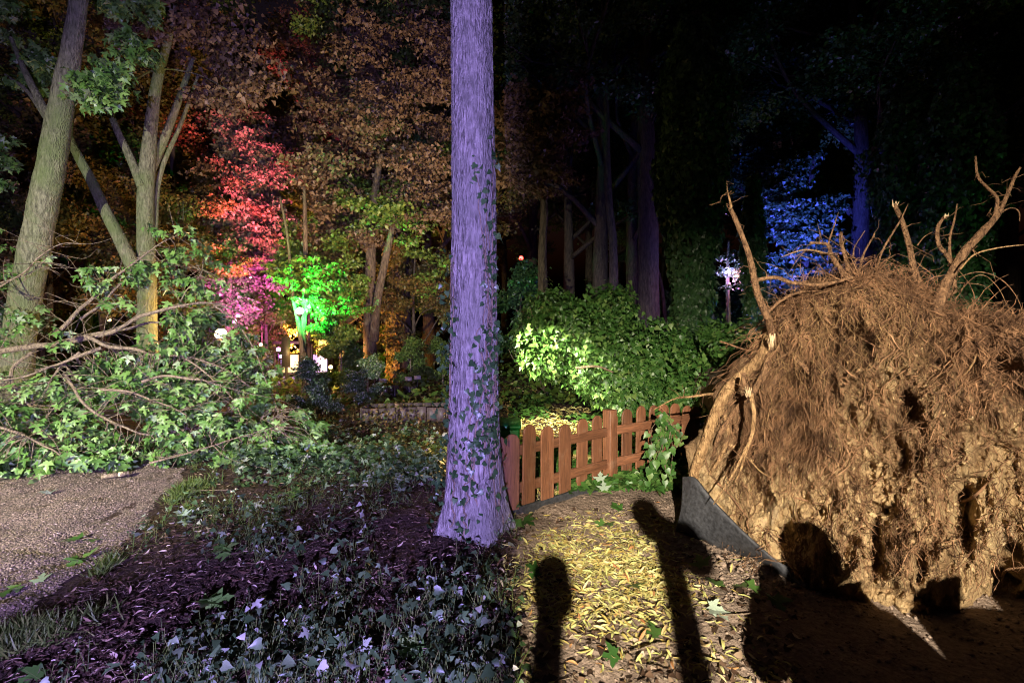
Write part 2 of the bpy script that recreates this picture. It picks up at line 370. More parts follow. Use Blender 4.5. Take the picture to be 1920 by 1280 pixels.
def pebble_mat():
    m, nt, b = mat_new('pebble'); L = nt.links
    g = nd(nt, 'ShaderNodeNewGeometry'); r = ramp(nt, [(0, (.05, .033, .026)), (.4, (.125, .085, .066)), (.8, (.20, .142, .112)), (1, (.34, .26, .22))])
    L.new(g.outputs['Random Per Island'], r.inputs[0]); L.new(r.outputs[0], b.inputs['Base Color']); b.inputs['Roughness'].default_value = .8; return m
M_pebble = pebble_mat()
def gravel_sheet_mat():
    m, nt, b = mat_new('gravel'); L = nt.links; c = coords(nt)
    vo = nd(nt, 'ShaderNodeTexVoronoi'); vo.inputs['Scale'].default_value = 70; L.new(c, vo.inputs['Vector'])
    sp = nd(nt, 'ShaderNodeSeparateColor'); L.new(vo.outputs['Color'], sp.inputs[0])
    r = ramp(nt, [(0, (.04, .027, .02)), (.5, (.11, .075, .058)), (1, (.19, .135, .108))]); L.new(sp.outputs[0], r.inputs[0]); L.new(r.outputs[0], b.inputs['Base Color'])
    b.inputs['Roughness'].default_value = .9; iv = nd(nt, 'ShaderNodeMath', operation='MULTIPLY'); iv.inputs[1].default_value = -1; L.new(vo.outputs['Distance'], iv.inputs[0])
    bump(nt, b, iv.outputs[0], 1, .012); return m
M_gravel = gravel_sheet_mat()
M_clod = plain_mat('dry_earth', (.20, .145, .11), .95, 0, 60, .45, .6)

# ------------------------------------------------------------------ ground
def in_poly(x, y, poly):
    c = np.zeros(np.shape(x), bool); n = len(poly)
    for i in range(n):
        x0, y0 = poly[i]; x1, y1 = poly[(i + 1) % n]
        t = ((y0 > y) != (y1 > y)) & (x < (x1 - x0) * (y - y0) / (y1 - y0 + 1e-12) + x0); c ^= t
    return c
def gp(px, py):
    Y = FPX * CAMZ / (py - HZ); return ((px - 960) * Y / FPX, Y)
PATH = [gp(-700, 1310), gp(-40, 1212), gp(90, 1140), gp(185, 1062), gp(265, 985), gp(318, 930), gp(350, 888), gp(250, 850), gp(60, 850), gp(-400, 860), gp(-900, 900)]
t = np.linspace(-1, 1, 340); xs = 1.3 * np.sinh(5.3 * t); ys = 3.2 + 1.2 * np.sinh(5.4 * np.linspace(-.52, 1, 340))
gx, gy = np.meshgrid(xs, ys); gz = terrain(gx, gy)
near = sstep(9, 5, gy) * sstep(6, 4.5, np.abs(gx))
gz = gz + near * .022 * fbm(np.stack([gx * 5, gy * 5, gx * 0], -1), 4)
V = np.stack([gx, gy, gz], -1).reshape(-1, 3); nx, ny = len(xs), len(ys)
i = np.arange(ny - 1)[:, None] * nx + np.arange(nx - 1)[None]
F = np.stack([i, i + 1, i + nx + 1, i + nx], -1).reshape(-1, 4)
gm = mesh_np('ground', V, F, True)
sand = (sstep(-.12, .25, gx) * sstep(6.2, 4.6, gy) * sstep(7, 4, gx)).ravel()
a = gm.attributes.new('sand', 'FLOAT', 'POINT'); a.data.foreach_set('value', sand.astype(np.float32))
ground = obj('ground', gm, M_earth); ground['kind'] = 'structure'

def gzf(x, y):   # ground incl. near relief
    x = np.asarray(x, float); y = np.asarray(y, float)
    near = sstep(9, 5, y) * sstep(6, 4.5, np.abs(x))
    return terrain(x, y) + near * .022 * fbm(np.stack([x * 5, y * 5, x * 0], -1), 4)
# gravel path sheet
px_, py_ = np.meshgrid(np.linspace(-9, -1.2, 260), np.linspace(2.0, 6.4, 160))
wob = .07 * fbm(np.stack([px_ * 3, py_ * 3, px_ * 0 + 9], -1), 3)
inside = in_poly(px_ + wob, py_ + wob, PATH)
pv = np.stack([px_, py_, gzf(px_, py_) + .006], -1).reshape(-1, 3)
i = np.arange(159)[:, None] * 260 + np.arange(259)[None]; F = np.stack([i, i + 1, i + 261, i + 260], -1).reshape(-1, 4)
F = F[inside.ravel()[F].all(1)]; used, inv = np.unique(F, return_inverse=True)
path = obj('gravel_path', mesh_np('gravel_path', pv[used], inv.reshape(-1, 4), True), M_gravel); path['kind'] = 'structure'
# pebbles lying on the path
n = 26000; x = U(-5.2, -1.2, n); y = 2.1 + 3.6 * U(0, 1, n) ** 1.3
w2 = .10 * fbm(np.stack([x * 3, y * 3, x * 0 + 9], -1), 3); k = in_poly(x + w2, y + w2, PATH); x, y = x[k], y[k]; n = len(x)
OCT = (np.array([[1, 0, 0], [-1, 0, 0], [0, 1, 0], [0, -1, 0], [0, 0, .7], [0, 0, -.7]], float), np.array([[0, 2, 4], [2, 1, 4], [1, 3, 4], [3, 0, 4], [2, 0, 5], [1, 2, 5], [3, 1, 5], [0, 3, 5]]))
PEB = (OCT[0] * [1, .75, .8] + .12 * rng.normal(size=(6, 3)), OCT[1])
s = .0045 + .008 * U(0, 1, n) ** 3
o = obj('pebbles', mesh_np('pebbles', *leaves(PEB, np.stack([x, y, gzf(x, y) + .008], -1), np.column_stack([rng.normal(size=(n, 2)), U(-.3, .3, n)]), np.tile([0, 0, 1.], (n, 1)) + .3 * rdir(n), s)), M_pebble, kind='stuff')
o['label'] = 'small tan pebbles covering the gravel path on the left'; o['category'] = 'gravel'
# crumbs of earth on the sandy ground in front of the roots
n = 9000; x = U(.0, 2.9, n); y = U(2.15, 4.6, n); s = .003 + .016 * U(0, 1, n) ** 7
lump = np.exp(-((x - 1.55) / .35) ** 2 - ((y - 3.35) / .3) ** 2) > U(0, 1, n); s = np.where(lump, s * 1.8 + .006, s)
o = obj('earth_crumbs', mesh_np('earth_crumbs', *leaves(PEB, np.stack([x, y, gzf(x, y) + s * .3], -1), np.column_stack([rng.normal(size=(n, 2)), U(-.3, .3, n)]), np.tile([0, 0, 1.], (n, 1)) + .3 * rdir(n), s)), M_clod, kind='stuff')
o['label'] = 'crumbled clods of sandy earth in front of the root plate'; o['category'] = 'earth'

# ------------------------------------------------------------------ generic trees
def grow(H, r0, lean=0.0, first=.35, nl=9, spread=.9, seed=0, lim_len=.38):
    """trunk and limbs as tubes; returns tubes and twig tips"""
    g = np.random.default_rng(seed); tubes, tips = [], []
    la = g.uniform(0, 6.28); n = 9; tt = np.linspace(0, 1, n)
    tr = np.stack([lean * H * tt ** 1.3 * math.cos(la) + .03 * H * np.cumsum(g.normal(size=n)) * .12, lean * H * tt ** 1.3 * math.sin(la) + .03 * H * np.cumsum(g.normal(size=n)) * .12, H * tt], -1)
    tr[0, :2] = 0; rad = r0 * (1 - .85 * tt) ; rad[0] *= 1.35
    tubes.append(tube(tr, rad, 9, 26, rough=.12, rsc=3)); tips.append(tr[-1])
    for k in range(nl):
        f = first + (1 - first) * (k + g.uniform(0, .8)) / nl; f = min(f, .96)
        p = np.array([np.interp(f, tt, tr[:, c]) for c in range(3)]); a = g.uniform(0, 6.28); up = g.uniform(.35, 1.0)
        ln = lim_len * H * (1 - .55 * (f - first)) * g.uniform(.7, 1.15); d = norm(np.array([math.cos(a) * spread, math.sin(a) * spread, up]))
        q = [p, p + d * ln * .4 + g.normal(size=3) * .04 * ln, p + d * ln * .75 + [0, 0, .03 * ln] + g.normal(size=3) * .07 * ln, p + d * ln + g.normal(size=3) * .1 * ln]
        rr = max(.02, np.interp(f, tt, rad) * .5); tubes.append(tube(q, [rr, rr * .7, rr * .45, rr * .2], 6, 10))
        q = np.array(q); tips.append(q[-1])
        for j in range(4):
            s0 = crv(q, 12)[g.integers(4, 11)]; d2 = norm(d + g.normal(size=3) * .7); l2 = ln * g.uniform(.25, .5)
            e = s0 + d2 * l2; m_ = (s0 + e) / 2 + g.normal(size=3) * .05 * l2 + [0, 0, .05 * l2]
            tubes.append(tube([s0, m_, e], [rr * .35, rr * .2, rr * .08], 4, 5)); tips.append(e); tips.append(m_)
    return tubes, np.array(tips)
def crown_leaves(tips, per, rad, size, tpl, seed=0, flat=.55, extra=0):
    g = np.random.default_rng(seed)
    c = np.repeat(tips, per, 0); n = len(c)
    # several flat sprays around each tip
    spray = np.repeat(norm(g.normal(size=(len(tips) * 5, 3))) * g.uniform(.2, 1, (len(tips) * 5, 1)) * rad * [1, 1, .75], per // 5 + 1, 0)
    spray = spray.reshape(len(tips), -1, 3)[:, :per].reshape(-1, 3)
    off = g.normal(size=(n, 3)) * rad * .30 * [1, 1, flat * .6]
    pos = c + spray + off
    tip = norm(np.column_stack([g.normal(size=(n, 2)), g.uniform(-1.1, .1, n)])); nr = norm(np.array([0, 0, 1.]) + .65 * g.normal(size=(n, 3)))
    return leaves(tpl, pos, tip, nr, size * g.uniform(.6, 1.3, n))
class Kind: pass
def tree_kind(H, r0, seed, per, rad, size, tpl, **kw):
    k = Kind(); tb, tips = grow(H, r0, seed=seed, **kw)
    k.trunk = tmesh('trunk', tb); k.crown_np = crown_leaves(tips, per, rad, size, tpl, seed); k.crown = {}; return k
def plant_tree(k, name, label, cat, loc, mat_b, mat_c, rz=0, s=1.0, group=None):
    t = thing(name, label, cat, loc, group); t.rotation_euler.z = rz; t.scale = (s, s, s)
    key = ('t', mat_b.name)
    if key not in k.crown: k.crown[key] = k.trunk.copy(); k.crown[key].materials.append(mat_b)
    obj('trunk', k.crown[key], None, t)
    key = ('c', mat_c.name)
    if key not in k.crown: k.crown[key] = mesh_np('crown', *k.crown_np); k.crown[key].materials.append(mat_c)
    obj('crown', k.crown[key], None, t, kind='stuff'); return t

K1 = tree_kind(13, .26, 11, 260, .66, .105, LOBE, nl=13, first=.28)
K2 = tree_kind(11, .20, 23, 270, .64, .115, DIAM, nl=12, first=.22, lean=.03)
K3 = tree_kind(15, .30, 37, 280, .76, .125, DIAM, nl=14, first=.30)
K4 = tree_kind(6.0, .10, 41, 200, .44, .09, LOBE, nl=10, first=.18, lim_len=.34)
K5 = tree_kind(2.6, .05, 53, 120, .34, .10, LOBE, nl=9, first=.05, lim_len=.45)

# forest behind the left scene
LLS = ['tall tree at the left edge behind the leaning tree', 'tall tree between the leaning tree and the forked tree', 'tall tree just left behind the forked tree', 'tall dark tree just right behind the forked tree', 'tall tree behind the pink-lit slim tree', 'tall tree between the pink-lit and green-lit trees', 'tall tree right behind the green-lit tree', 'tall tree just left behind the twin-stemmed tree', 'tall tree just right behind the twin-stemmed tree', 'tall dark tree midway between twin-stemmed tree and violet trunk', 'tall dark tree just left behind the violet trunk', 'tall dark tree hidden mostly by the violet trunk']
LL = 'distant forest tree among the lamp-lit wood behind the left clearing'
GL = 'trees of the lamp-lit wood on the left'
spots = [(-60, 15, K1), (70, 17, K3), (165, 19, K2), (330, 18, K2), (395, 21, K3), (470, 24, K1), (610, 22, K3), (655, 18, K1), (765, 16, K2), (800, 20, K3), (860, 17, K1),
         (905, 22, K3), (520, 29, K3), (700, 28, K3), (240, 27, K3), (120, 28, K1), (20, 24, K2), (600, 34, K1), (830, 30, K1), (420, 33, K1), (945, 30, K3), (300, 36, K3), (760, 38, K3)]
for j, (px, Y, k) in enumerate(spots):
    p = base(px, Y); near_green = px < 360 and Y < 22
    plant_tree(k, 'forest_tree', LLS[j] if j < len(LLS) else LL, 'tree', p, M_bark_d, M_green if j % 4 == 0 else (M_brown if px > 640 and j % 2 else M_autumn), j * 2.4, U(.85, 1.15), GL)
# dark forest behind the right scene
LRS = ['dark tall tree behind the peak of the green thicket', 'dark tall tree left of the slanting violet trunk', 'dark tall tree at the left side of the broad ivy tree', 'dark tall tree behind the brownish-leaved tree', 'dark tall tree left behind the blue-lit tree', 'dark tall tree right behind the blue-lit tree', 'black upright trunk right of the blue-lit tree', 'black tree second right of the blue-lit tree', 'dark tree behind the thick broken root at the plate top', 'dark tree behind the forked root at the right', 'dark tree at the right edge behind the root plate']
LR = 'distant dark forest tree standing in the unlit wood behind the right side'
GR = 'trees of the dark wood on the right'
spots = [(1130, 15, K3), (1185, 17, K3), (1212, 14, K3), (1060, 19, K1), (1480, 19, K1), (1545, 17, K2), (1615, 14, K3), (1640, 18, K3), (1720, 16, K1), (1830, 15, K3), (1900, 19, K1), (1990, 14, K2),
         (1330, 24, K3), (1100, 26, K1), (1430, 27, K3), (1580, 26, K1), (1770, 25, K3), (1000, 24, K3), (1250, 30, K1), (1690, 33, K3), (1880, 30, K3), (2080, 22, K3), (1160, 36, K3), (1400, 38, K1), (1520, 36, K3)]
for j, (px, Y, k) in enumerate(spots):
    plant_tree(k, 'forest_tree', LRS[j] if j < len(LRS) else LR, 'tree', base(px, Y), M_bark_d, M_green if j % 3 else M_ivy_dark, j * 1.9, U(.9, 1.2), GR)

# ------------------------------------------------------------------ named trees of the left scene
def custom_tree(name, label, cat, stems, mat_b, loc, clumps=None, mat_c=None, size=.13, per=60, rad=.35, tpl=LOBE, sides=14, rough=.07, rsc=4, n=60, group=None, parts=0):
    """stems: list of (points, radii); clumps: crown clump centres"""
    t = thing(name, label, cat, loc, group); L = np.array(loc)
    for q, (pts, rad_) in enumerate(stems):
        o = obj('trunk' if q == 0 else 'limb', tmesh('trunk', [tube(np.asarray(pts) - L, rad_, sides, n, rough=rough, rsc=rsc)]), mat_b, t)
    if clumps is not None and len(clumps):
        c = np.asarray(clumps)
        o = obj('crown', mesh_np('crown', *crown_leaves(c - L, per, rad, size, tpl, 5)), mat_c, t, kind='stuff')
    return t
def cloud(c_px, c_py, w, h, Y, dY, n):
    px = c_px + w * .5 * np.clip(rng.normal(size=n) * .5, -1.2, 1.2); py = c_py + h * .5 * np.clip(rng.normal(size=n) * .5, -1.2, 1.2); YY = Y + dY * U(-1, 1, n)
    return np.array([P(a, b, c) for a, b, c in zip(px, py, YY)])
def box_cloud(x0, x1, y0, y1, Y, dY, n):
    return np.array([P(U(x0, x1), U(y0, y1), Y + dY * U(-1, 1)) for _ in range(n)])

# leaning tree on the far left
lt = PP([(18, 830, 8.0), (35, 640, 7.9), (62, 480, 7.8), (92, 330, 7.7), (118, 180, 7.6), (140, 60, 7.5), (158, -80, 7.4)])
r = lambda w, Y: w * Y / FPX / 2
r_full = r; r = lambda w, Y: .70 * r_full(w, Y)
stems = [(lt, [r(88, 8), r(70, 8), r(66, 8), r(62, 8), r(50, 8), r(40, 8), r(34, 8)])]
stems.append((PP([(92, 220, 7.75), (70, 180, 7.8), (45, 130, 7.9), (20, 70, 8)]), [r(20, 8), r(18, 8), r(14, 8), r(9, 8)]))
stems.append((PP([(88, 225, 7.9), (50, 170, 8.1), (10, 140, 8.3)]), [r(12, 8), r(10, 8), r(6, 8)]))
r = lambda w, Y: .80 * r_full(w, Y)
cl = np.vstack([cloud(72, 120, 70, 80, 8.3, .2, 9), cloud(5, 20, 90, 80, 8.8, .4, 7), cloud(198, 160, 70, 80, 7.4, .3, 12), cloud(250, 95, 50, 40, 7.5, .2, 4), cloud(5, 260, 40, 140, 8.8, .4, 4), cloud(230, 12, 110, 30, 8.4, .5, 5)])
custom_tree('leaning_tree', 'thick leaning tree with mossy bark at the far left edge', 'tree', stems, M_bark_l, base(18, 8.0), cl, M_maple, .10, 56, .24, MAPLE, 24, .06, 9, 140)
# forked tree
fk = [(PP([(278, 800, 9.2), (276, 620, 9.2), (275, 500, 9.2), (273, 400, 9.2), (276, 320, 9.2), (283, 240, 9.2), (295, 150, 9.2), (318, 60, 9.2), (335, -60, 9.2)]), [r(52, 9.2), r(42, 9.2), r(38, 9.2), r(36, 9.2), r(34, 9.2), r(27, 9.2), r(22, 9.2), r(16, 9.2), r(12, 9.2)]),
      (PP([(266, 350, 9.1), (246, 300, 9.1), (222, 250, 9.0), (205, 205, 9.0), (190, 150, 9.0)]), [r(20, 9.2), r(18, 9.2), r(15, 9.2), r(13, 9.2), r(9, 9.2)]),
      (PP([(258, 520, 9.0), (228, 455, 8.9), (200, 400, 8.9), (172, 340, 8.9), (145, 290, 8.8), (130, 250, 8.8), (140, 190, 8.8)]), [r(32, 9), r(28, 9), r(24, 9), r(21, 9), r(19, 9), r(15, 9), r(9, 9)]),
      (PP([(282, 320, 9.3), (300, 280, 9.4), (320, 230, 9.4), (345, 160, 9.5), (362, 110, 9.5)]), [r(22, 9.2), r(20, 9.2), r(17, 9.2), r(14, 9.2), r(9, 9.2)]),
      (PP([(290, 440, 9.3), (300, 330, 9.4), (340, 230, 9.6), (372, 140, 9.7)]), [r(12, 9.2), r(11, 9.2), r(9, 9.2), r(6, 9.2)]),
      (PP([(250, 150, 9.1), (300, 130, 9.2), (370, 140, 9.2), (430, 170, 9.2)]), [r(5, 9), r(4, 9), r(3, 9), r(2, 9)])]
cl = np.vstack([cloud(330, 40, 220, 140, 9.4, .7, 22), cloud(440, 110, 160, 110, 9.6, .6, 14), cloud(235, 20, 120, 90, 9.2, .5, 9), cloud(420, 180, 90, 60, 9.4, .4, 6)])
custom_tree('forked_tree', 'mossy forked tree with several limbs behind the fallen branches', 'tree', fk, M_bark_l, base(278, 9.2), cl, M_brown, .10, 110, .36, LOBE, 16, .06, 4, 60)
r = r_full
# twin-stemmed dark tree in the middle distance
tw = [(PP([(697, 732, 13), (693, 640, 13), (694, 540, 13), (697, 430, 13), (705, 350, 13), (715, 290, 13)]), [r(34, 13), r(24, 13), r(21, 13), r(17, 13), r(14, 13), r(10, 13)]),
      (PP([(700, 640, 12.8), (708, 560, 12.8), (722, 490, 12.8), (735, 430, 12.8), (745, 380, 12.9), (775, 335, 13)]), [r(20, 13), r(16, 13), r(14, 13), r(11, 13), r(10, 13), r(6, 13)]),
      (PP([(697, 405, 13), (685, 380, 13), (665, 350, 13), (645, 335, 13)]), [r(8, 13), r(7, 13), r(5, 13), r(3, 13)])]
cl = np.vstack([box_cloud(560, 830, 130, 330, 13, 1.2, 70), box_cloud(575, 690, 320, 450, 13.4, .9, 22), box_cloud(740, 850, 320, 420, 13.2, .9, 14), box_cloud(640, 850, 20, 200, 12.5, 1, 40)])
custom_tree('twin_stem_tree', 'dark twin-stemmed tree in the middle distance left of the violet trunk', 'tree', tw, M_bark_d, base(697, 13), cl, M_brown, .10, 190, .52, LOBE, 12, .08, 3, 50)
# tree lit green
gt = [(PP([(580, 742, 12), (572, 690, 12), (568, 640, 12), (571, 560, 12), (573, 470, 12), (572, 410, 12), (570, 350, 12)]), [r(20, 12), r(15, 12), r(12, 12), r(11, 12), r(9, 12), r(8, 12), r(5, 12)]),
      (PP([(568, 660, 11.9), (560, 610, 11.9), (550, 560, 11.9), (545, 500, 11.9), (537, 430, 11.9), (525, 370, 11.9)]), [r(9, 12), r(8, 12), r(7, 12), r(6, 12), r(5, 12), r(4, 12)])]
cl = np.vstack([cloud(605, 545, 110, 130, 12.2, .5, 34), cloud(650, 545, 70, 100, 12.2, .4, 14), cloud(535, 500, 80, 90, 12.3, .4, 14), cloud(610, 620, 70, 50, 12.1, .3, 7), cloud(665, 530, 60, 80, 12.6, .4, 8), box_cloud(540, 640, 420, 480, 12.6, .6, 7)])
custom_tree('slender_tree', 'slender two-stemmed tree lit bright green by a lamp', 'tree', gt, M_bark_d, base(580, 12), cl, M_green, .095, 130, .32, LOBE, 10, .06, 4, 40)
# tree lit pink and red
pt = [(PP([(428, 800, 15), (428, 640, 15), (430, 540, 15), (434, 440, 15), (440, 340, 15), (445, 280, 15)]), [r(13, 15), r(11, 15), r(10, 15), r(9, 15), r(7, 15), r(5, 15)])]
cl = np.vstack([cloud(455, 555, 70, 100, 15.3, .6, 18), cloud(480, 430, 90, 180, 15.6, .7, 34), cloud(455, 260, 90, 150, 15.6, .7, 26), cloud(500, 330, 60, 120, 15.6, .6, 14), cloud(420, 470, 70, 120, 14.8, .5, 12), cloud(470, 320, 80, 200, 15.2, .5, 30), cloud(440, 215, 70, 90, 15.2, .5, 14), cloud(500, 470, 60, 120, 15.2, .4, 14)])
custom_tree('slim_tree', 'slim tree lit pink and red by lamps in the left wood', 'tree', pt, M_bark_d, base(428, 15), cl, M_pale, .105, 150, .44, LOBE, 10, .05, 4, 40)
# orange-lit undergrowth trees and other small trees
small = [(640, 14.5, 'small leafy tree glowing orange right of the green lamp', M_autumn), (500, 17, 'small leafy tree glowing orange behind the pink lamps', M_autumn), (345, 13, 'low leafy tree right behind the forked tree', M_autumn),
         (775, 14.5, 'low tree with yellow leaves left of the violet trunk', M_autumn), (735, 17, 'small tree behind the twin-stemmed tree', M_green), (190, 14, 'small leafy tree left behind the forked tree', M_autumn), (580, 19, 'small tree far behind the green lamp', M_brown), (95, 12, 'small leafy tree right behind the leaning tree', M_autumn)]
for j, (px, Y, lab, mc) in enumerate(small):
    plant_tree(K4, 'small_tree', lab, 'tree', base(px, Y), M_bark_d, mc, j * 1.3, U(.75, 1.0), 'small trees in the left wood')
# low shrubs
for j, (px, Y, lab, mc, s) in enumerate([(640, 11, 'round shrub at the foot of the twin-stemmed tree', M_green, .55), (690, 9.5, 'low shrub beside the dark planter boxes', M_cover, .35), (590, 8.0, 'bushy shrub right of the fallen branches', M_cover, .36), (770, 12, 'shrub behind the planter boxes', M_green, .45), (0, 9.5, 'shrub at the left edge behind the fallen branches', M_cover, .7), (830, 12.5, 'shrub just left of the violet trunk', M_green, .45)]):
    plant_tree(K5, 'shrub', lab, 'shrub', base(px, Y), M_twig, mc, j * 2.1, s, 'shrubs in the left wood')

for j in range(16):
    px = 30 + 58 * j + U(-20, 20); plant_tree(K5, 'distant_shrub', 'dark shrub far back on the floor of the left wood', 'shrub', base(px, U(17, 27)), M_twig, M_autumn if j % 2 else M_green, j * 1.1, U(.8, 1.3), 'shrubs far back in the left wood')
for j in range(14):
    px = 970 + 66 * j + U(-20, 20); plant_tree(K5, 'distant_shrub', 'dark shrub far back on the floor of the right wood', 'shrub', base(px, U(15, 25)), M_twig, M_ivy_dark, j * 1.1, U(.8, 1.3), 'shrubs far back in the right wood')
# ------------------------------------------------------------------ violet-lit trunk in the foreground, with ivy
TX, TY = (889 - 960) * 3.95 / FPX, 3.95
vt = thing('violet_lit_tree', 'straight grey trunk with climbing ivy, lit violet, in the foreground', 'tree', (TX, TY, ground_z(TX, TY)))
m_, s_ = 520, 170; zz = np.linspace(-.12, 8.0, m_); aa = np.linspace(0, 2 * math.pi, s_, endpoint=False)
rad = np.interp(zz, [-.12, 0, .08, .2, .45, .9, 1.6, 3.2, 8], [.262, .25, .236, .220, .202, .188, .176, .158, .125])
A, Z = np.meshgrid(aa, zz); R = np.repeat(rad[:, None], s_, 1)
butt = np.exp(-np.maximum(Z, 0) / .28) * (.5 + .5 * np.cos(A * 5 + .8 * np.sin(A * 2))) ** 2 * .085
q = np.stack([np.cos(A) * 5.5, np.sin(A) * 5.5, Z * 2.2], -1)
ridge = 1 - np.abs(vnoise(q * [2.2, 2.2, 1.6] + 3)) ; ridge2 = 1 - np.abs(vnoise(q * [4.6, 4.6, 3.0] + 9))
R = R + butt + .009 * ridge + .007 * ridge2 + .003 * vnoise(q * [9, 9, 8]) + .010 * vnoise(q * [.35, .35, .3]) 
xc = .012 * np.sin(Z * .9) - .004 * Z
V = np.stack([np.cos(A) * R + xc, np.sin(A) * R, Z], -1).reshape(-1, 3)
i = np.arange(m_ - 1)[:, None] * s_; j = np.arange(s_)[None]; j2 = (j + 1) % s_
obj('trunk', mesh_np('trunk', V, np.stack([i + j, i + j2, i + s_ + j2, i + s_ + j], -1).reshape(-1, 4), True), M_bark_v, vt)
def trunk_pt(a, z, off=0.0):
    rr = np.interp(z, [-.12, 0, .08, .2, .45, .9, 1.6, 3.2, 8], [.262, .25, .236, .220, .202, .188, .176, .158, .125]) + off
    return np.stack([np.cos(a) * rr + .012 * np.sin(z * .9) - .004 * z, np.sin(a) * rr, z], -1)
pos, vine = [], []
for v in range(15):
    a0 = U(-1.35, -.35) if v < 9 else (U(-3.3, -2.75) if v < 13 else U(-2.4, -1.5)); top = 1.3 + 1.8 * v / 8 if v < 9 else (U(1.4, 2.2) if v < 13 else U(.4, .9))
    zt = np.linspace(-.02, top, 34); ac = a0 + .22 * np.cumsum(rng.normal(size=34)) * .35; pts = trunk_pt(ac, zt, .016)
    vine.append(tube(pts, [.008, .006, .003], 5, 70))
    for k in range(34):
        dn = int(rng.poisson((.7 + 2.2 * (math.sin(k * .8 + v) > .1)) if v < 13 else .6))
        if zt[k] < .5 and v < 9: dn = dn // 2
        for _ in range(dn):
            az_ = ac[k] + rng.normal() * .16; zz_ = zt[k] + rng.normal() * .05
            pos.append((az_, zz_))
pos = np.array(pos); pp = trunk_pt(pos[:, 0], pos[:, 1], .03 + .0 * pos[:, 0]); pp += .03 * rng.normal(size=pp.shape) * [1, 1, .3] * np.where(pos[:, :1] < -2.6, 1.6, .6)
out = np.stack([np.cos(pos[:, 0]), np.sin(pos[:, 0]), 0 * pos[:, 0]], -1); n = len(pp)
obj('vine', tmesh('vine', vine), M_twig, vt)
leaf_set(vt, IVY, pp + np.array(vt.location), norm(np.array([0, 0, -1.]) + .7 * rng.normal(size=(n, 3)) * [1, 1, .4]), norm(out + .55 * rng.normal(size=(n, 3))), U(.03, .062, n), M_ivy_dark, 150, 'leaf', 'ivy_foliage', 8)

# ------------------------------------------------------------------ fallen maple boughs
B = [([(-80, 672, 6.4), (60, 650, 6.3), (150, 635, 6.3), (205, 619, 6.3), (280, 590, 6.3), (340, 573, 6.4), (400, 570, 6.6), (450, 585, 6.8)], .042, .008),
     ([(90, 648, 6.5), (170, 626, 6.4), (240, 612, 6.5), (300, 606, 6.6), (370, 600, 6.8)], .032, .006),
     ([(100, 630, 6.3), (140, 595, 6.5), (165, 560, 6.7), (205, 525, 6.9), (250, 492, 7.0), (300, 458, 7.2), (335, 440, 7.3)], .030, .005),
     ([(150, 600, 6.6), (215, 548, 6.9), (250, 500, 7.1), (262, 470, 7.2)], .020, .004),
     ([(160, 630, 6.2), (210, 647, 6.2), (270, 660, 6.2), (340, 668, 6.3), (420, 690, 6.4), (480, 735, 6.5)], .026, .006),
     ([(190, 652, 6.0), (130, 675, 5.9), (60, 697, 5.8), (-10, 716, 5.7)], .022, .007),
     ([(265, 716, 5.6), (310, 708, 5.7), (360, 708, 5.7), (410, 718, 5.8), (455, 735, 6.0)], .018, .005),
     ([(190, 730, 5.6), (240, 738, 5.6), (300, 758, 5.6), (350, 778, 5.6)], .017, .005),
     ([(-30, 565, 6.8), (30, 518, 6.8), (85, 478, 6.8), (120, 460, 6.8), (148, 457, 6.8)], .012, .004),
     ([(-30, 545, 6.9), (30, 520, 6.9), (70, 500, 6.9), (95, 480, 6.9)], .010, .003),
     ([(280, 868, 5.25), (340, 853, 5.35), (400, 832, 5.5), (470, 815, 5.7), (520, 800, 5.9)], .012, .004),
     ([(-30, 792, 5.5), (40, 812, 5.4), (90, 840, 5.3), (130, 868, 5.2)], .016, .005),
     ([(150, 660, 6.0), (110, 690, 5.9), (90, 720, 5.7)], .018, .006),
     ([(400, 572, 6.6), (440, 600, 6.7), (480, 660, 6.6), (505, 730, 6.5), (525, 780, 6.4)], .014, .003),
     ([(330, 600, 6.6), (400, 620, 6.7), (460, 665, 6.7), (500, 720, 6.6)], .013, .003),
     ([(340, 668, 6.3), (390, 700, 6.2), (440, 760, 6.1), (480, 830, 6.0)], .013, .003),
     ([(60, 660, 6.4), (20, 700, 6.2), (60, 770, 5.9), (110, 830, 5.6), (150, 880, 5.3)], .022, .006),
     ([(120, 700, 5.9), (170, 770, 5.7), (230, 800, 5.6), (300, 810, 5.7), (380, 800, 5.9)], .018, .005),
     ([(300, 610, 6.6), (345, 560, 6.9), (372, 510, 7.0), (385, 470, 7.1)], .012, .003)]
fb = thing('fallen_maple_branches', 'broken-off leafy maple crown lying across the gravel path on the left', 'fallen branch', base(200, 6.2))
LO = np.array(fb.location); bpts = []
for pts, r0, r1 in B:
    q = PP(pts); c = crv(q, 40); bpts.append(c)
    obj('bough', tmesh('bough', [tube(q - LO, [r0, (r0 + r1) / 2, r1], 9, 46, wob=.05, rough=.10, rsc=14)]), M_twig, fb)
allb = np.vstack(bpts)
poly = [(-60, 700), (120, 690), (260, 650), (330, 610), (380, 645), (440, 655), (500, 690), (540, 760), (600, 800), (610, 870), (480, 885), (350, 870), (280, 858), (235, 860), (205, 905), (90, 912), (-60, 918)]
cen = []
while len(cen) < 560:
    px, py = U(-60, 610), U(585, 918)
    if in_poly(np.array(px), np.array(py), poly):
        if 190 < px < 290 and 770 < py < 850 and U(0, 1) < .8: continue
        if px < 120 and py < 760 and U(0, 1) < .55: continue
        front = np.interp(py, [585, 700, 800, 918], [6.5, 5.9, 5.5, 5.0]) + np.interp(px, [0, 350, 600], [0, .2, .75]); Y = front + .9 * U(0, 1) ** 1.6
        p = P(px, py, Y); g = ground_z(p[0], p[1])
        if p[2] < g + .08: p[2] = g + U(.08, .2)
        cen.append(p)
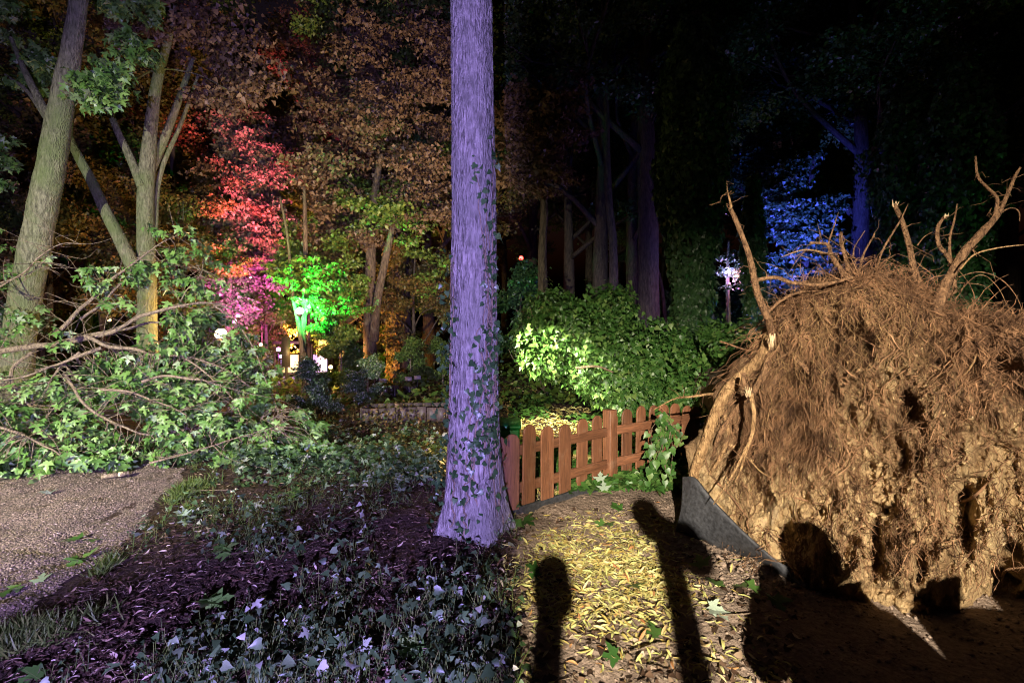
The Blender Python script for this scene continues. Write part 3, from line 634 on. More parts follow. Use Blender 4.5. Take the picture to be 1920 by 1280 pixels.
def add_cl(px, py, Y, w, h, n):
    for _ in range(n): cen.append(P(px + rng.normal() * w, py + rng.normal() * h, Y + U(-.2, .2)))
for a_ in [(250, 505, 7.0, 28, 22, 9), (175, 515, 6.9, 18, 14, 4), (360, 480, 7.0, 22, 32, 13), (385, 540, 6.9, 20, 20, 6), (90, 500, 6.8, 5, 8, 1), (300, 640, 6.3, 35, 14, 8), (345, 600, 6.5, 25, 14, 8), (230, 560, 6.8, 25, 18, 6), (110, 640, 6.3, 18, 8, 3),
           (5, 640, 6.9, 18, 20, 6), (40, 600, 7.2, 20, 20, 4), (10, 480, 7.6, 14, 30, 7), (300, 530, 7.1, 30, 25, 7), (330, 460, 7.3, 20, 20, 5)]: add_cl(*a_)
for _ in range(110):
    px, py = U(330, 500), U(585, 700)
    if py < np.interp(px, [330, 430, 500], [588, 588, 680]) or math.hypot(px - 414, py - 626) < 26 or math.hypot(px - 441, py - 598) < 20: continue
    cen.append(P(px, py, 6.5 + U(0, .6)))
pet = []; cen = np.array(cen); tw_, lp, lt_, ln_, ls_ = [], [], [], [], []
for c in cen:
    d = np.linalg.norm(allb - c, axis=1); s0 = allb[np.argmin(d + .25 * U(0, 1, len(d)))]; L_ = np.linalg.norm(c - s0)
    mid = (s0 + c) / 2 + .12 * L_ * rng.normal(size=3) + [0, 0, .10 * L_]; e = c + norm(c - s0) * .12
    tw_.append(tube([s0, mid, c, e], [.004 + .003 * min(L_, 1.5), .004, .003, .0015], 4, 9))
    ax = norm(norm(c - s0) + [0, -.2, -.1] + .25 * rng.normal(size=3))
    for node in range(rng.integers(2, 5)):
        q0 = c + ax * (.12 - .075 * node); a0 = U(0, 6.28); kk = rng.integers(2, 5)
        for w_ in range(kk):
            an_ = a0 + 2 * math.pi * w_ / kk + U(-.3, .3); o_ = np.array([math.cos(an_), math.sin(an_), 0]); o_ = norm(o_ - ax * np.dot(o_, ax) * .7 + ax * .35); pl = U(.03, .085); p = q0 + o_ * pl + [0, 0, .012]
            pet.append((q0, p)); lp.append(p); lt_.append(norm(o_ * .55 + np.array([0, 0, -.75]) + .22 * rng.normal(size=3))); ln_.append(norm(o_ * .75 + np.array([0, -.15, .6]) + .28 * rng.normal(size=3))); ls_.append(.04 + .065 * U(0, 1))
# bare twigs
for _ in range(260):
    s0 = allb[rng.integers(len(allb))]; d = norm(rng.normal(size=3) * [1.2, .6, .6] + [.5, -.2, .1]); L_ = U(.25, .8)
    tw_.append(tube([s0, s0 + d * L_ * .5 + rng.normal(size=3) * .05, s0 + d * L_ + rng.normal(size=3) * .08 + [0, 0, -.05]], [.005, .003, .0012], 4, 9))
tw_.append(tubes(np.array(pet), np.full((len(pet), 2), .0014)))
lp, lt_, ln_, ls_ = map(np.array, (lp, lt_, ln_, ls_))
lp[:, 2] = np.maximum(lp[:, 2], terrain(lp[:, 0], lp[:, 1]) + .03)
V, F = join(tw_); V = V - LO
obj('twigs', mesh_np('twigs', *tube_tri(V, F), True), M_twig, fb, kind='stuff')
leaf_set(fb, MAPLE, lp, lt_, ln_, ls_, M_maple, 300)

# ------------------------------------------------------------------ picket fence
fc = thing('picket_fence', 'low red-brown picket fence left of the uprooted tree', 'fence', base(1140, 4.75))
LO = np.array(fc.location)
fpts = np.array([[gp(880, 985)[0], gp(880, 985)[1]], [gp(970, 966)[0], gp(970, 966)[1]], [gp(1142, 908)[0], gp(1142, 908)[1]], [gp(1225, 886)[0], gp(1225, 886)[1]], [gp(1310, 868)[0], gp(1310, 868)[1]]])
def picket_mesh(w=.148, h=.655, t_=.02):
    a = np.linspace(0, math.pi, 9); pr = [(w / 2, 0)] + [(w / 2 * math.cos(x), h - w / 2 + w / 2 * math.sin(x)) for x in a] + [(-w / 2, 0)]
    pr = np.array(pr); n = len(pr); V = np.vstack([np.column_stack([pr[:, 0], np.full(n, -t_ / 2), pr[:, 1]]), np.column_stack([pr[:, 0], np.full(n, t_ / 2), pr[:, 1]])])
    me = bpy.data.meshes.new('picket'); f = [list(range(n)), list(range(2 * n - 1, n - 1, -1))] + [[(k + 1) % n, k, n + k, n + (k + 1) % n] for k in range(n)]
    me.from_pydata(V.tolist(), [], f); me.update(); me.materials.append(M_fence); return me
pm = picket_mesh()
def at_s(px):    # point on the fence line below photo column px
    for k in range(4):
        for tt in np.linspace(0, 1, 60):
            q = fpts[k] * (1 - tt) + fpts[k + 1] * tt
            if 960 + q[0] * FPX / q[1] >= px: return q, math.atan2(*(fpts[k + 1] - fpts[k])[::-1])
    return fpts[-1], 0.3
for px, hs in [(905, 1.0), (932, 1.0), (958, 1.0), (990, 1.02), (1025, 1.0), (1058, .99), (1089, 1.0), (1119, 1.0), (1148, .97), (1174, 1.0), (1199, 1.0), (1222, 1.0), (1243, 1.0), (1264, 1.0), (1284, .98), (1303, .97)]:
    q, an = at_s(px); o = obj('picket', pm, None, fc); o.location = Vector((q[0], q[1], ground_z(q[0], q[1]) + .07 + U(-.012, .012))) - fc.location
    o.rotation_euler = (U(-.03, .03), U(-.025, .025), an + U(-.04, .04)); o.scale = (U(.93, 1.04), 1, hs * U(.96, 1.03)); 
    bevel(o, .003, 1)
post_q = {}
for px, hh in [(1142, .75)]:
    q, an = at_s(px); V, F = box((-.052, -.05, -.05), (.052, .05, hh)); o = obj('post', mesh_np('post', V, F), M_fence, fc); o.location = Vector((q[0], q[1] - .035, ground_z(q[0], q[1]))) - fc.location; o.rotation_euler.z = an; bevel(o, .006)
def rail(pA, pB, z, h=.088, t_=.028, tilt=0):
    a = np.array([*pA, ground_z(*pA) + z]); b = np.array([*pB, ground_z(*pB) + z + tilt]); L_ = np.linalg.norm(b - a)
    V, F = box((-h / 2, -t_ / 2, 0), (h / 2, t_ / 2, L_)); o = obj('rail', mesh_np('rail', V, F), M_fence, fc)
    d = Vector((b - a) / L_); side = Vector((0, 0, 1)); y = d.cross(side).normalized(); x = y.cross(d).normalized()
    M = Matrix((x, y, d)).transposed().to_4x4(); M.translation = Vector(a - LO) + y * .028; o.matrix_local = M; bevel(o, .004); return o
for z in (.215, .535):
    rail(fpts[0], at_s(1141)[0], z); rail(at_s(1143)[0], at_s(1224)[0], z)
    rail(at_s(1226)[0], fpts[4], z - .0, tilt=.02)
# dark edging board under the fence
ed = thing('edging_board', 'dark grey edging strip along the foot of the picket fence', 'edging', base(1100, 4.6))
for a_, b_ in ((fpts[0], at_s(1142)[0]), (at_s(1142)[0], at_s(1232)[0])):
    a = np.array([*a_, ground_z(*a_)]); b = np.array([*b_, ground_z(*b_)]); L_ = np.linalg.norm(b - a)
    V, F = box((-.015, 0, -.05), (.015, L_ - .003, .065)); o = obj('board', mesh_np('board', V, F), M_plastic, ed); d = b - a
    o.location = Vector(a + [0, -.05, 0]) - ed.location; o.rotation_euler.z = math.atan2(d[1], d[0]) - math.pi / 2; bevel(o, .004)

# ------------------------------------------------------------------ uprooted tree
ut = thing('uprooted_tree', 'huge upturned root plate of a fallen tree on the right', 'uprooted tree', base(1680, 3.3))
LO = np.array(ut.location)
C0 = np.array([1690, 820.]); Y0 = 3.25
sil = np.array([(1440, 600), (1470, 562), (1510, 532), (1560, 508), (1620, 508), (1680, 520), (1740, 545), (1790, 582), (1860, 598), (1940, 590), (2040, 620), (2120, 740), (2120, 930), (2040, 1060), (1930, 1135), (1850, 1125), (1790, 1140), (1740, 1146), (1690, 1148), (1650, 1140),
                (1590, 1140), (1525, 1125), (1455, 1072), (1385, 1005), (1315, 925), (1288, 885), (1315, 810), (1345, 735), (1390, 680), (1425, 640)], float)
ang = np.unwrap(np.arctan2(sil[:, 1] - C0[1], sil[:, 0] - C0[0])); dist = np.hypot(*(sil - C0).T)
k = np.argsort(np.mod(ang, 2 * math.pi)); an_s, di_s = np.mod(ang, 2 * math.pi)[k], dist[k]
an_s = np.concatenate([an_s - 2 * math.pi, an_s, an_s + 2 * math.pi]); di_s = np.tile(di_s, 3)
na, nr = 620, 240
th = np.linspace(0, 2 * math.pi, na, endpoint=False); rho = np.linspace(0, 1, nr) ** .8
TH, RH = np.meshgrid(th, rho); D = np.interp(TH, an_s, di_s)
sx, sy = C0[0] + np.cos(TH) * D * RH, C0[1] + np.sin(TH) * D * RH
HOLES = [(1700, 765, 17, 26, .22), (1803, 972, 26, 62, .34), (1818, 905, 40, 12, .12), (1560, 745, 16, 20, .12), (1655, 955, 22, 14, .14), (1640, 1010, 14, 50, .16), (1895, 1055, 22, 45, .3), (1495, 835, 45, 30, .10), (1760, 640, 30, 20, .10), (1600, 1030, 16, 30, .12), (1725, 1050, 14, 40, .14), (1880, 700, 18, 40, .14), (1470, 960, 14, 30, .08)]
BUMPS = [(1640, 780, 48, 55, .10), (1880, 770, 40, 60, .10), (1530, 900, 80, 60, .08), (1690, 1040, 40, 60, .10), (1770, 860, 40, 40, .07), (1620, 680, 60, 40, .06), (1850, 1010, 30, 50, .08)]
def plate_Y(px, py, rh):
    px = np.asarray(px, float); py = np.asarray(py, float); X = (px - 960) * Y0 / FPX; Z = CAMZ - (py - HZ) * Y0 / FPX; o_ = 0 * X
    q = lambda a, b, c: np.stack([X * a, Z * b, o_ + c], -1)
    Y = Y0 + .10 + .50 * sstep(1620, 1290, px) - .34 * np.sqrt(np.clip(1 - rh ** 2.2, 0, 1)) + .12 * np.clip(Z - .4, -1, 2) - .30 * sstep(930, 1100, py)
    edge = sstep(1.0, .8, rh)
    Y = Y - .12 * fbm(q(2.1, 1.3, 4), 3) - .075 * fbm(q(8, 5.2, 2), 4) * (.4 + .6 * edge) - .028 * fbm(q(30, 11, 7), 3)
    Y = Y - .055 * np.tanh(7 * vnoise(q(4.5, 4.2, 33))) * edge - .030 * np.tanh(8 * vnoise(q(12, 10.5, 51))) * edge - .015 * np.tanh(8 * vnoise(q(26, 23, 61))) - .006 * np.tanh(6 * vnoise(q(55, 50, 71)))
    for hx, hy, rx, ry, d in HOLES:
        wx, wy = px + 9 * vnoise(q(9, 9, hx)), py + 9 * vnoise(q(9, 9, hy)); Y = Y + d * sstep(1.25, .6, np.hypot((wx - hx) / rx, (wy - hy) / ry))
    for hx, hy, rx, ry, d in BUMPS:
        wx, wy = px + 12 * vnoise(q(6, 6, hx)), py + 12 * vnoise(q(6, 6, hy)); Y = Y - d * sstep(1.2, .3, np.hypot((wx - hx) / rx, (wy - hy) / ry))
    return Y
sx = sx + 13 * RH ** 5 * fbm(np.stack([np.cos(TH) * 14, np.sin(TH) * 14, 0 * TH], -1), 4); sy = sy + 13 * RH ** 5 * fbm(np.stack([np.cos(TH) * 14, np.sin(TH) * 14, 0 * TH + 8], -1), 4)
Yw = plate_Y(sx, sy, RH)
V = np.stack([(sx - 960) * Yw / FPX, Yw, CAMZ - (sy - HZ) * Yw / FPX], -1); Xw, Zw = V[..., 0], V[..., 2].copy(); V[..., 2] = np.maximum(V[..., 2], -.15)
back = V[-1].copy(); bc = np.array([2.7, 4.6, .8])
b1 = back * .75 + np.array([2.65, 4.4, .85]) * .25 + [0, .2, 0]; b2 = back * .3 + bc * .7
V = np.concatenate([V.reshape(-1, 3), b1, b2]); NR = nr + 2
i = np.arange(NR - 1)[:, None] * na; j = np.arange(na)[None]; j2 = (j + 1) % na
F = np.stack([i + j, i + j2, i + na + j2, i + na + j], -1).reshape(-1, 4)
sm = mesh_np('soil', V - LO, F, True)
hum = sstep(.75, 1.45, Zw + .28 * fbm(np.stack([Xw * 3, Zw * 3, 0 * Xw], -1), 3) + .30 * sstep(1520, 1400, sx)) + .5 * sstep(1.4, .4, np.hypot((sx - 1500) / 80, (sy - 820) / 60))
hum = np.clip(np.concatenate([hum.ravel(), np.ones(2 * na) * .7]) * .9, 0, .95)
a = sm.attributes.new('humus', 'FLOAT', 'POINT'); a.data.foreach_set('value', hum.astype(np.float32))
obj('soil', sm, M_soil, ut)
def plate_at(px, py, off=0.0):
    px = np.asarray(px, float); py = np.asarray(py, float)
    an = np.mod(np.arctan2(py - C0[1], px - C0[0]), 2 * math.pi); rh = np.clip(np.hypot(px - C0[0], py - C0[1]) / np.interp(an, an_s, di_s), 0, 1)
    Y = plate_Y(px, py, rh) - off; return np.stack([(px - 960) * Y / FPX, Y, CAMZ - (py - HZ) * Y / FPX], -1)
side = []
def root(name, pts, r0, r1, mat=M_root, n=40, rough=.12):
    """pts: (px, py, Y) or (px, py) on the soil"""
    q = np.array([P(*p) if len(p) == 3 else plate_at(np.array(p[0], float), np.array(p[1], float), .02) for p in pts])
    up_ = len(pts[-1]) == 3 and r0 > .009; r0, r1 = (r0 * .84, r1 * .84) if up_ else (r0, r1); rs = [r0, (r0 * .6 + r1 * .4), r1]
    if up_:
        c = crv(q, 30)
        for _ in range(int(7 + 200 * r0)):
            p0 = c[rng.integers(3, 29)]; d = norm(rdir(1)[0] * [1, .7, 1] + [0, -.1, .15]); L_ = .04 + .20 * U(0, 1) ** 2; side.append(np.array([p0, p0 + d * L_ * .35 + .008 * rng.normal(size=3), p0 + d * L_ * .7 + .016 * rng.normal(size=3) - [0, 0, .01], p0 + d * L_ + .02 * rng.normal(size=3) - [0, 0, .03]]) - LO)
    return obj(name, tmesh(name, [tube(q - LO, rs, 9, n, wob=.025, rough=rough, rsc=16)]), mat, ut)
RT = [([(1449, 640), (1442, 600, 3.42), (1438, 588, 3.38), (1412, 530, 3.35), (1398, 475, 3.35), (1384, 430, 3.35), (1370, 392, 3.36)], .030, .017, M_root),
      ([(1370, 394, 3.36), (1366, 372, 3.36), (1363, 350, 3.37)], .011, .002, M_root_p),
      ([(1411, 527, 3.35), (1450, 523, 3.33), (1480, 533, 3.3), (1540, 535, 3.25), (1600, 520, 3.2)], .017, .012, M_root),
      ([(1440, 585, 3.4), (1470, 560, 3.4), (1500, 548, 3.4), (1530, 545, 3.35)], .013, .008, M_root),
      ([(1600, 540, 3.3), (1578, 505, 3.3), (1560, 478, 3.3), (1553, 460, 3.3), (1518, 455, 3.3)], .022, .010, M_root),
      ([(1558, 478, 3.3), (1535, 475, 3.28), (1500, 472, 3.26), (1465, 482, 3.25)], .012, .003, M_root_p),
      ([(1553, 458, 3.3), (1562, 435, 3.3), (1572, 398, 3.3)], .007, .002, M_root),
      ([(1536, 456, 3.3), (1537, 440, 3.3), (1533, 420, 3.3)], .004, .0015, M_root),
      ([(1595, 520, 3.3), (1588, 480, 3.3), (1580, 455, 3.3), (1577, 435, 3.3)], .017, .010, M_root),
      ([(1600, 480, 3.25), (1608, 460, 3.25), (1622, 432, 3.25)], .006, .002, M_root),
      ([(1612, 515, 3.3), (1625, 475, 3.3), (1640, 438, 3.3)], .010, .005, M_root),
      ([(1640, 520, 3.35), (1660, 465, 3.35), (1690, 410, 3.35), (1703, 382, 3.35)], .008, .002, M_root),
      ([(1724, 535, 3.4), (1715, 498, 3.4), (1708, 460, 3.4), (1692, 418, 3.4), (1676, 383, 3.4)], .026, .017, M_root),
      ([(1790, 540, 3.35), (1785, 490, 3.35), (1768, 460, 3.35), (1765, 425, 3.35), (1772, 405, 3.35)], .018, .012, M_root),
      ([(1782, 490, 3.4), (1785, 450, 3.4), (1792, 415, 3.4), (1795, 382, 3.4)], .009, .004, M_root),
      ([(1750, 590, 3.3), (1780, 530, 3.3), (1815, 475, 3.3), (1848, 432, 3.3), (1872, 400, 3.3)], .042, .020, M_root),
      ([(1864, 412, 3.3), (1866, 378, 3.3), (1850, 355, 3.3), (1834, 330, 3.3), (1829, 293, 3.3)], .014, .007, M_root),
      ([(1872, 402, 3.3), (1885, 370, 3.3), (1900, 335, 3.3), (1913, 314, 3.3)], .016, .008, M_root),
      ([(1872, 402, 3.3), (1890, 396, 3.25), (1905, 402, 3.2), (1912, 415, 3.2)], .006, .002, M_root),
      ([(1800, 505, 3.2), (1830, 478, 3.15), (1870, 466, 3.1), (1935, 458, 3.1)], .006, .003, M_root_p),
      ([(1795, 520, 3.3), (1840, 512, 3.2), (1880, 528, 3.2), (1905, 555, 3.2), (1918, 585, 3.2)], .004, .0015, M_root),
      ([(1800, 545, 3.3), (1840, 518, 3.2), (1872, 540, 3.2), (1895, 590, 3.2)], .003, .0012, M_root),
      ([(1800, 530, 3.3), (1850, 540, 3.3), (1870, 560, 3.3)], .003, .0012, M_root),
      ([(1720, 460, 3.4), (1745, 440, 3.4), (1775, 425, 3.4)], .004, .0015, M_root),
      ([(1716, 520, 3.3), (1700, 505), (1650, 520), (1600, 540), (1560, 560)], .014, .006, M_root),
      ([(1790, 545), (1760, 560), (1700, 545), (1640, 530), (1600, 525)], .018, .010, M_root),
      # big roots down the left flank
      ([(1446, 625), (1432, 665), (1400, 698), (1362, 738), (1336, 792), (1316, 845), (1299, 898)], .045, .040, M_root_p),
      ([(1452, 600), (1450, 640), (1440, 680), (1418, 730), (1385, 765), (1350, 810), (1335, 860)], .034, .014, M_root),
      ([(1350, 760), (1365, 800), (1350, 850), (1330, 890)], .022, .010, M_root_p),
      ([(1470, 640), (1460, 690), (1440, 740), (1430, 790), (1440, 840)], .018, .006, M_root),
      ([(1408, 738, 3.28), (1416, 780, 3.22), (1410, 820, 3.2), (1392, 852, 3.18), (1365, 900, 3.2), (1338, 945, 3.25)], .019, .004, M_root_p),
      ([(1408, 825, 3.2), (1390, 868, 3.18), (1378, 905, 3.2)], .009, .004, M_root_p),
      ([(1395, 852, 3.19), (1420, 880, 3.12), (1445, 895, 3.1)], .005, .002, M_root_p),
      ([(1413, 740, 3.3), (1400, 720, 3.35), (1395, 700, 3.4)], .018, .016, M_root),
      ([(1520, 700), (1480, 660), (1440, 655), (1400, 700)], .016, .007, M_root),
      ([(1340, 738), (1300, 742, 3.75), (1265, 748, 3.9), (1225, 768, 4.0)], .013, .004, M_root_p),
      ([(1330, 790), (1318, 840), (1330, 885), (1350, 905)], .009, .003, M_root),
      ([(1380, 700), (1350, 770), (1372, 850), (1365, 905)], .008, .003, M_root),
      ([(1345, 905), (1372, 930), (1400, 965), (1440, 1000)], .008, .003, M_hair),
      ([(1480, 690), (1420, 730), (1370, 760), (1330, 830)], .009, .003, M_root),
      ([(1350, 640, 3.9), (1400, 655, 3.75), (1440, 640, 3.6)], .007, .004, M_root),
      # roots crossing the soil face
      ([(1430, 690), (1500, 645), (1560, 630), (1620, 640)], .010, .003, M_root),
      ([(1500, 720), (1560, 760), (1600, 805), (1610, 840)], .009, .003, M_root),
      ([(1760, 930), (1800, 938), (1840, 925), (1860, 900), (1875, 880)], .012, .003, M_hair),
      ([(1815, 930), (1808, 960), (1800, 1000)], .006, .002, M_hair),
      ([(1450, 920), (1500, 930), (1540, 945)], .006, .003, M_hair),
      ([(1880, 1092, 2.9), (1890, 1070, 2.88), (1925, 1062, 2.86)], .010, .006, M_root),
      ([(1838, 1112, 2.92), (1852, 1085, 2.9), (1856, 1060, 2.92)], .006, .003, M_root),
      ([(1470, 1040, 3.2), (1485, 1062, 3.1), (1508, 1090, 3.0)], .011, .007, M_root_p)]
for pts, r0, r1, mt in RT: root('root', pts, r0, r1, mt)
for _ in range(26):
    a0 = U(1470, 1880); t0 = np.interp(a0, [1440, 1510, 1560, 1640, 1740, 1800, 1930], [600, 540, 515, 515, 548, 590, 598]) + U(5, 60); dx, dy = U(-70, 70), U(40, 130)
    root('root', [(a0, t0), (a0 + dx * .3 + U(-12, 12), t0 + dy * .35), (a0 + dx * .6 + U(-16, 16), t0 + dy * .7), (a0 + dx, t0 + dy)], U(.006, .013), .002, M_root if U(0, 1) < .7 else M_root_p, 26)
# splintered breaks
def splinters(px, py, Y, n, L_, up=1):
    lst = []
    for _ in range(n):
        p = P(px + U(-5, 5), py + U(-3, 3), Y + U(-.015, .015)); lst.append(tube([p - LO, p - LO + [U(-.02, .02), U(-.02, .02), up * L_ * U(.4, 1)]], [.005, .0006], 4, 4))
    obj('splinter', tmesh('splinter', lst), M_split, ut)
splinters(1448, 628, 3.34, 16, .10, -1); splinters(1403, 742, 3.26, 14, .07); splinters(1677, 386, 3.4, 8, .05); splinters(1772, 408, 3.35, 6, .03)
# fine roots hanging over the soil
hair = []
TOPX, TOPY = [1440, 1510, 1560, 1640, 1740, 1800, 1930], [600, 540, 515, 515, 548, 590, 598]
def hang(px, py, L_, drift, r_, off, n=8, curl=.35, loop=.4):
    N = len(px); t_ = np.linspace(0, 1, n)[None]; xs_ = px[:, None] + drift[:, None] * t_ + 9 * curl * np.cumsum(rng.normal(size=(N, n)), 1); ys_ = py[:, None] + L_[:, None] * t_ ** .95
    q = plate_at(xs_, ys_, off[:, None]) + rng.normal(size=(N, n, 3)) * .006
    q[:, :, 1] -= .06 * np.sin(t_ * math.pi) * (U(0, 1, (N, 1)) * (U(0, 1, (N, 1)) < loop))
    hair.append(tubes(q - LO, taper(N, n, r_, r_ * .4)))
n = 1500; px = U(1440, 1930, n); hang(px, np.interp(px, TOPX, TOPY) + np.abs(rng.normal(size=n)) * 48, U(15, 105, n), U(-80, 80, n), U(.0010, .0030, n), U(.005, .07, n), 10, .8)
n = 160; px = U(1440, 1930, n); hang(px, np.interp(px, TOPX, TOPY) + np.abs(rng.normal(size=n)) * 70, U(40, 170, n), U(-120, 120, n), U(.003, .006, n), U(.02, .09, n), 12, .9)
n = 1000; px, py = U(1330, 1560, n), U(620, 830, n); k = px > 1400 - (py - 700) * .3; px, py = px[k], py[k]; n = len(px); hang(px, py, U(40, 170, n), U(-80, 40, n), U(.0011, .0034, n), U(.005, .07, n), 10, .8)
# patches of hanging rootlets between bare soil
n = 3400; px, py = U(1360, 1930, n), U(690, 1060, n); k = fbm(np.stack([px * .012, py * .007, px * 0 + 3], -1), 3) > .22; px, py = px[k], py[k]; n = len(px); hang(px, py, U(15, 80, n), U(-14, 14, n), U(.0009, .0022, n), U(.002, .035, n), 7, .3)
n = 420; hang(U(1380, 1930, n), U(660, 1020, n), U(20, 130, n), U(-70, 70, n), U(.0014, .0045, n), U(.01, .06, n), 12, .7, .8)
n = 420; hang(U(1470, 1930, n), U(960, 1070, n), U(15, 60, n), U(-20, 20, n), U(.0010, .0026, n), U(.01, .07, n), 6)
# loose hair sticking out of the upper edge
n = 800; px = U(1445, 1930, n); p = plate_at(px, np.interp(px, TOPX, TOPY) + U(-4, 25, n), U(0, .05, n)); d = norm(np.stack([U(-.8, .8, n), U(-.9, .2, n), U(-.2, 1.0, n)], -1)); L_ = U(.05, .26, n)[:, None]
m1, e = p + d * L_ * .55 + rng.normal(size=(n, 3)) * .02, p + d * L_ + np.array([0, 0, -.4]) * L_
hair.append(tubes(np.stack([p, (p + m1) / 2 + .004 * rng.normal(size=(n, 3)), m1, (m1 + e) / 2 + .006 * rng.normal(size=(n, 3)), e], 1) - LO, taper(n, 5, np.full(n, .0022), np.full(n, .0010))))
n = 170; px = U(1440, 1760, n); h0 = len(hair); hang(px, np.interp(px, TOPX, TOPY) + np.abs(rng.normal(size=n)) * 60 + 10, U(30, 170, n), U(-90, 70, n), U(.0014, .0036, n), U(.05, .10, n), 12, .7, 1.0)
V, F = join(hair[h0:]); del hair[h0:]; obj('pale_rootlets', mesh_np('pale_rootlets', *tube_tri(V, F), True), M_root_p, ut, kind='stuff')
# bristling rootlets along the top
n = 190; px = U(1450, 1930, n); p = plate_at(px, np.interp(px, TOPX, TOPY) + U(0, 20, n), U(-.1, .05, n)); d = norm(np.stack([U(-.7, .7, n), U(-.5, .3, n), U(.4, 1.0, n)], -1)); L_ = (.10 + .34 * U(0, 1, n) ** 2)
tt = np.linspace(0, 1, 8); q = p[:, None] + d[:, None] * (L_[:, None] * tt)[..., None] + np.cumsum(rng.normal(size=(n, 8, 3)), 1) * .009
q[:, :, 0] += (U(-.2, .2, n)[:, None] * tt ** 2 * (L_ / .3)[:, None]); q[:, :, 2] -= (U(0, .22, n)[:, None] * tt ** 3 * (L_ / .3)[:, None]); hair.append(tubes(q - LO, taper(n, 8, U(.002, .006, n), np.full(n, .0010)), 4))
side = np.array(side); hair.append(tubes(side, taper(len(side), 4, U(.0015, .0035, len(side)), np.full(len(side), .0007)), 4))
V, F = join(hair); obj('fine_roots', mesh_np('fine_roots', *tube_tri(V, F), True), M_hair, ut, kind='stuff')
# soil clods stuck to the face
_ico = bpy.data.meshes.new('tmp'); import bmesh; _bm = bmesh.new(); bmesh.ops.create_icosphere(_bm, subdivisions=1, radius=1); _bm.verts.ensure_lookup_table()
_iv = np.array([v.co[:] for v in _bm.verts]); _if = np.array([[v.index for v in f.verts] for f in _bm.faces]); _bm.free()
CLOD = [(_iv * (1 + .35 * rng.normal(size=(len(_iv), 1))) * [1, .8, .9], _if) for _ in range(4)]
for c_ in range(4):
    n = 900; px = U(1370, 1930, n); py = U(640, 1100, n); k = U(0, 1, n) < sstep(560, 760, py + .25 * (px - 1600)); px, py = px[k], py[k]; n = len(px); sz = .003 + .020 * U(0, 1, n) ** 7; pp = plate_at(px, py, sz * .25)
    obj('clods', mesh_np('clods', *leaves(CLOD[c_], pp - LO, rdir(n), rdir(n), sz)), M_soil, ut, kind='stuff')
# the trunk lying away from the plate
tr = np.array([[2.55, 3.7, .85], [2.9, 5.5, .85], [3.1, 7.2, .75], [2.6, 9.0, .7]])
obj('trunk', tmesh('trunk', [tube(np.array([[2.6, 4.2, .85], [2.65, 5.4, .8], [2.75, 7.0, .72], [2.9, 10.0, .65]]) - LO, [.48, .36, .32, .27], 18, 60, rough=.06, rsc=4)]), M_bark_d, ut)
# black membrane strip in front of the roots
mp_ = PP([(1283, 893, 3.86), (1306, 897, 3.72), (1345, 945, 3.55), (1420, 1018, 3.3), (1512, 1090, 3.06)])
lo = PP([(1268, 985, 3.92), (1295, 1000, 3.80), (1350, 1012, 3.66), (1430, 1045, 3.4), (1505, 1096, 3.05)])
cu, cl_ = crv(mp_, 60), crv(lo, 60); cl_[:, 2] = np.minimum(cl_[:, 2], gzf(cl_[:, 0], cl_[:, 1]) - .01)
rows = [cu * (1 - s) + cl_ * s + np.array([0, -.05 * math.sin(math.pi * s), 0]) for s in np.linspace(0, 1, 10)]; G = np.array(rows); G += .008 * fbm(G * 6, 3)[..., None] * [0, 1, .3]
i = np.arange(9)[:, None] * 60 + np.arange(59)[None]; F = np.stack([i, i + 1, i + 61, i + 60], -1).reshape(-1, 4)
o = obj('root_barrier', mesh_np('root_barrier', G.reshape(-1, 3), F, True), M_plastic); sd = o.modifiers.new('thickness', 'SOLIDIFY'); sd.thickness = .018; sd.offset = -1
tag(o, 'torn dark plastic lawn edging bent up in front of the root plate', 'lawn edging')

# ------------------------------------------------------------------ ivy thicket on the fallen trunk
bush = thing('ivy_thicket', 'bright green ivy thicket over the fallen trunk behind the picket fence', 'bush', base(1180, 8.2))
EL = [(1032, 612, 8.2, 58), (1000, 640, 8.0, 36), (1085, 625, 8.2, 66), (1146, 588, 8.2, 46), (1150, 660, 7.9, 70), (1215, 670, 7.8, 66), (1270, 690, 7.7, 60), (1320, 700, 7.6, 52), (1365, 665, 8.0, 36), (1180, 725, 7.5, 62), (1110, 690, 7.8, 46), (1022, 672, 8.0, 42), (1250, 740, 7.4, 48), (1340, 640, 8.4, 34), (1330, 712, 6.9, 50), (1372, 690, 6.6, 42), (1395, 668, 6.4, 30), (1300, 735, 6.8, 42), (1350, 735, 6.3, 36)]
pos, nr_ = [], []
for px, py, Y, R_ in EL:
    c = P(px, py, Y); rr = R_ * Y / FPX; n = int(48 * R_); d = rdir(n); q = c + d * rr * (.62 + .46 * U(0, 1, (n, 1)) ** .7) * (1 + .42 * fbm(d * 2.6 + px, 3)[:, None]); pos.append(q); nr_.append(d)
for _ in range(190):     # shoots sticking out
    px, py, Y, R_ = EL[rng.integers(len(EL))]; d = norm(rdir(1)[0] + [0, -.2, .7]); c = P(px, py, Y) + d * R_ * Y / FPX * .95; k = 9
    q = c + d * np.linspace(0, U(.12, .42), k)[:, None] + .035 * rng.normal(size=(k, 3)); pos.append(q); nr_.append(np.tile(d, (k, 1)))
pos, nr_ = np.vstack(pos), np.vstack(nr_); n = len(pos)
ok = pos[:, 2] > terrain(pos[:, 0], pos[:, 1]) + .03; pos, nr_ = pos[ok], nr_[ok]; n = len(pos)
leaf_set(bush, IVY, pos, norm(nr_ * .5 + np.array([0, 0, -.7]) + .5 * rng.normal(size=(n, 3))), norm(nr_ * .6 + np.array([0, -.25, .6]) + .45 * rng.normal(size=(n, 3))), U(.035, .095, n), M_ivy, 300)
st = []
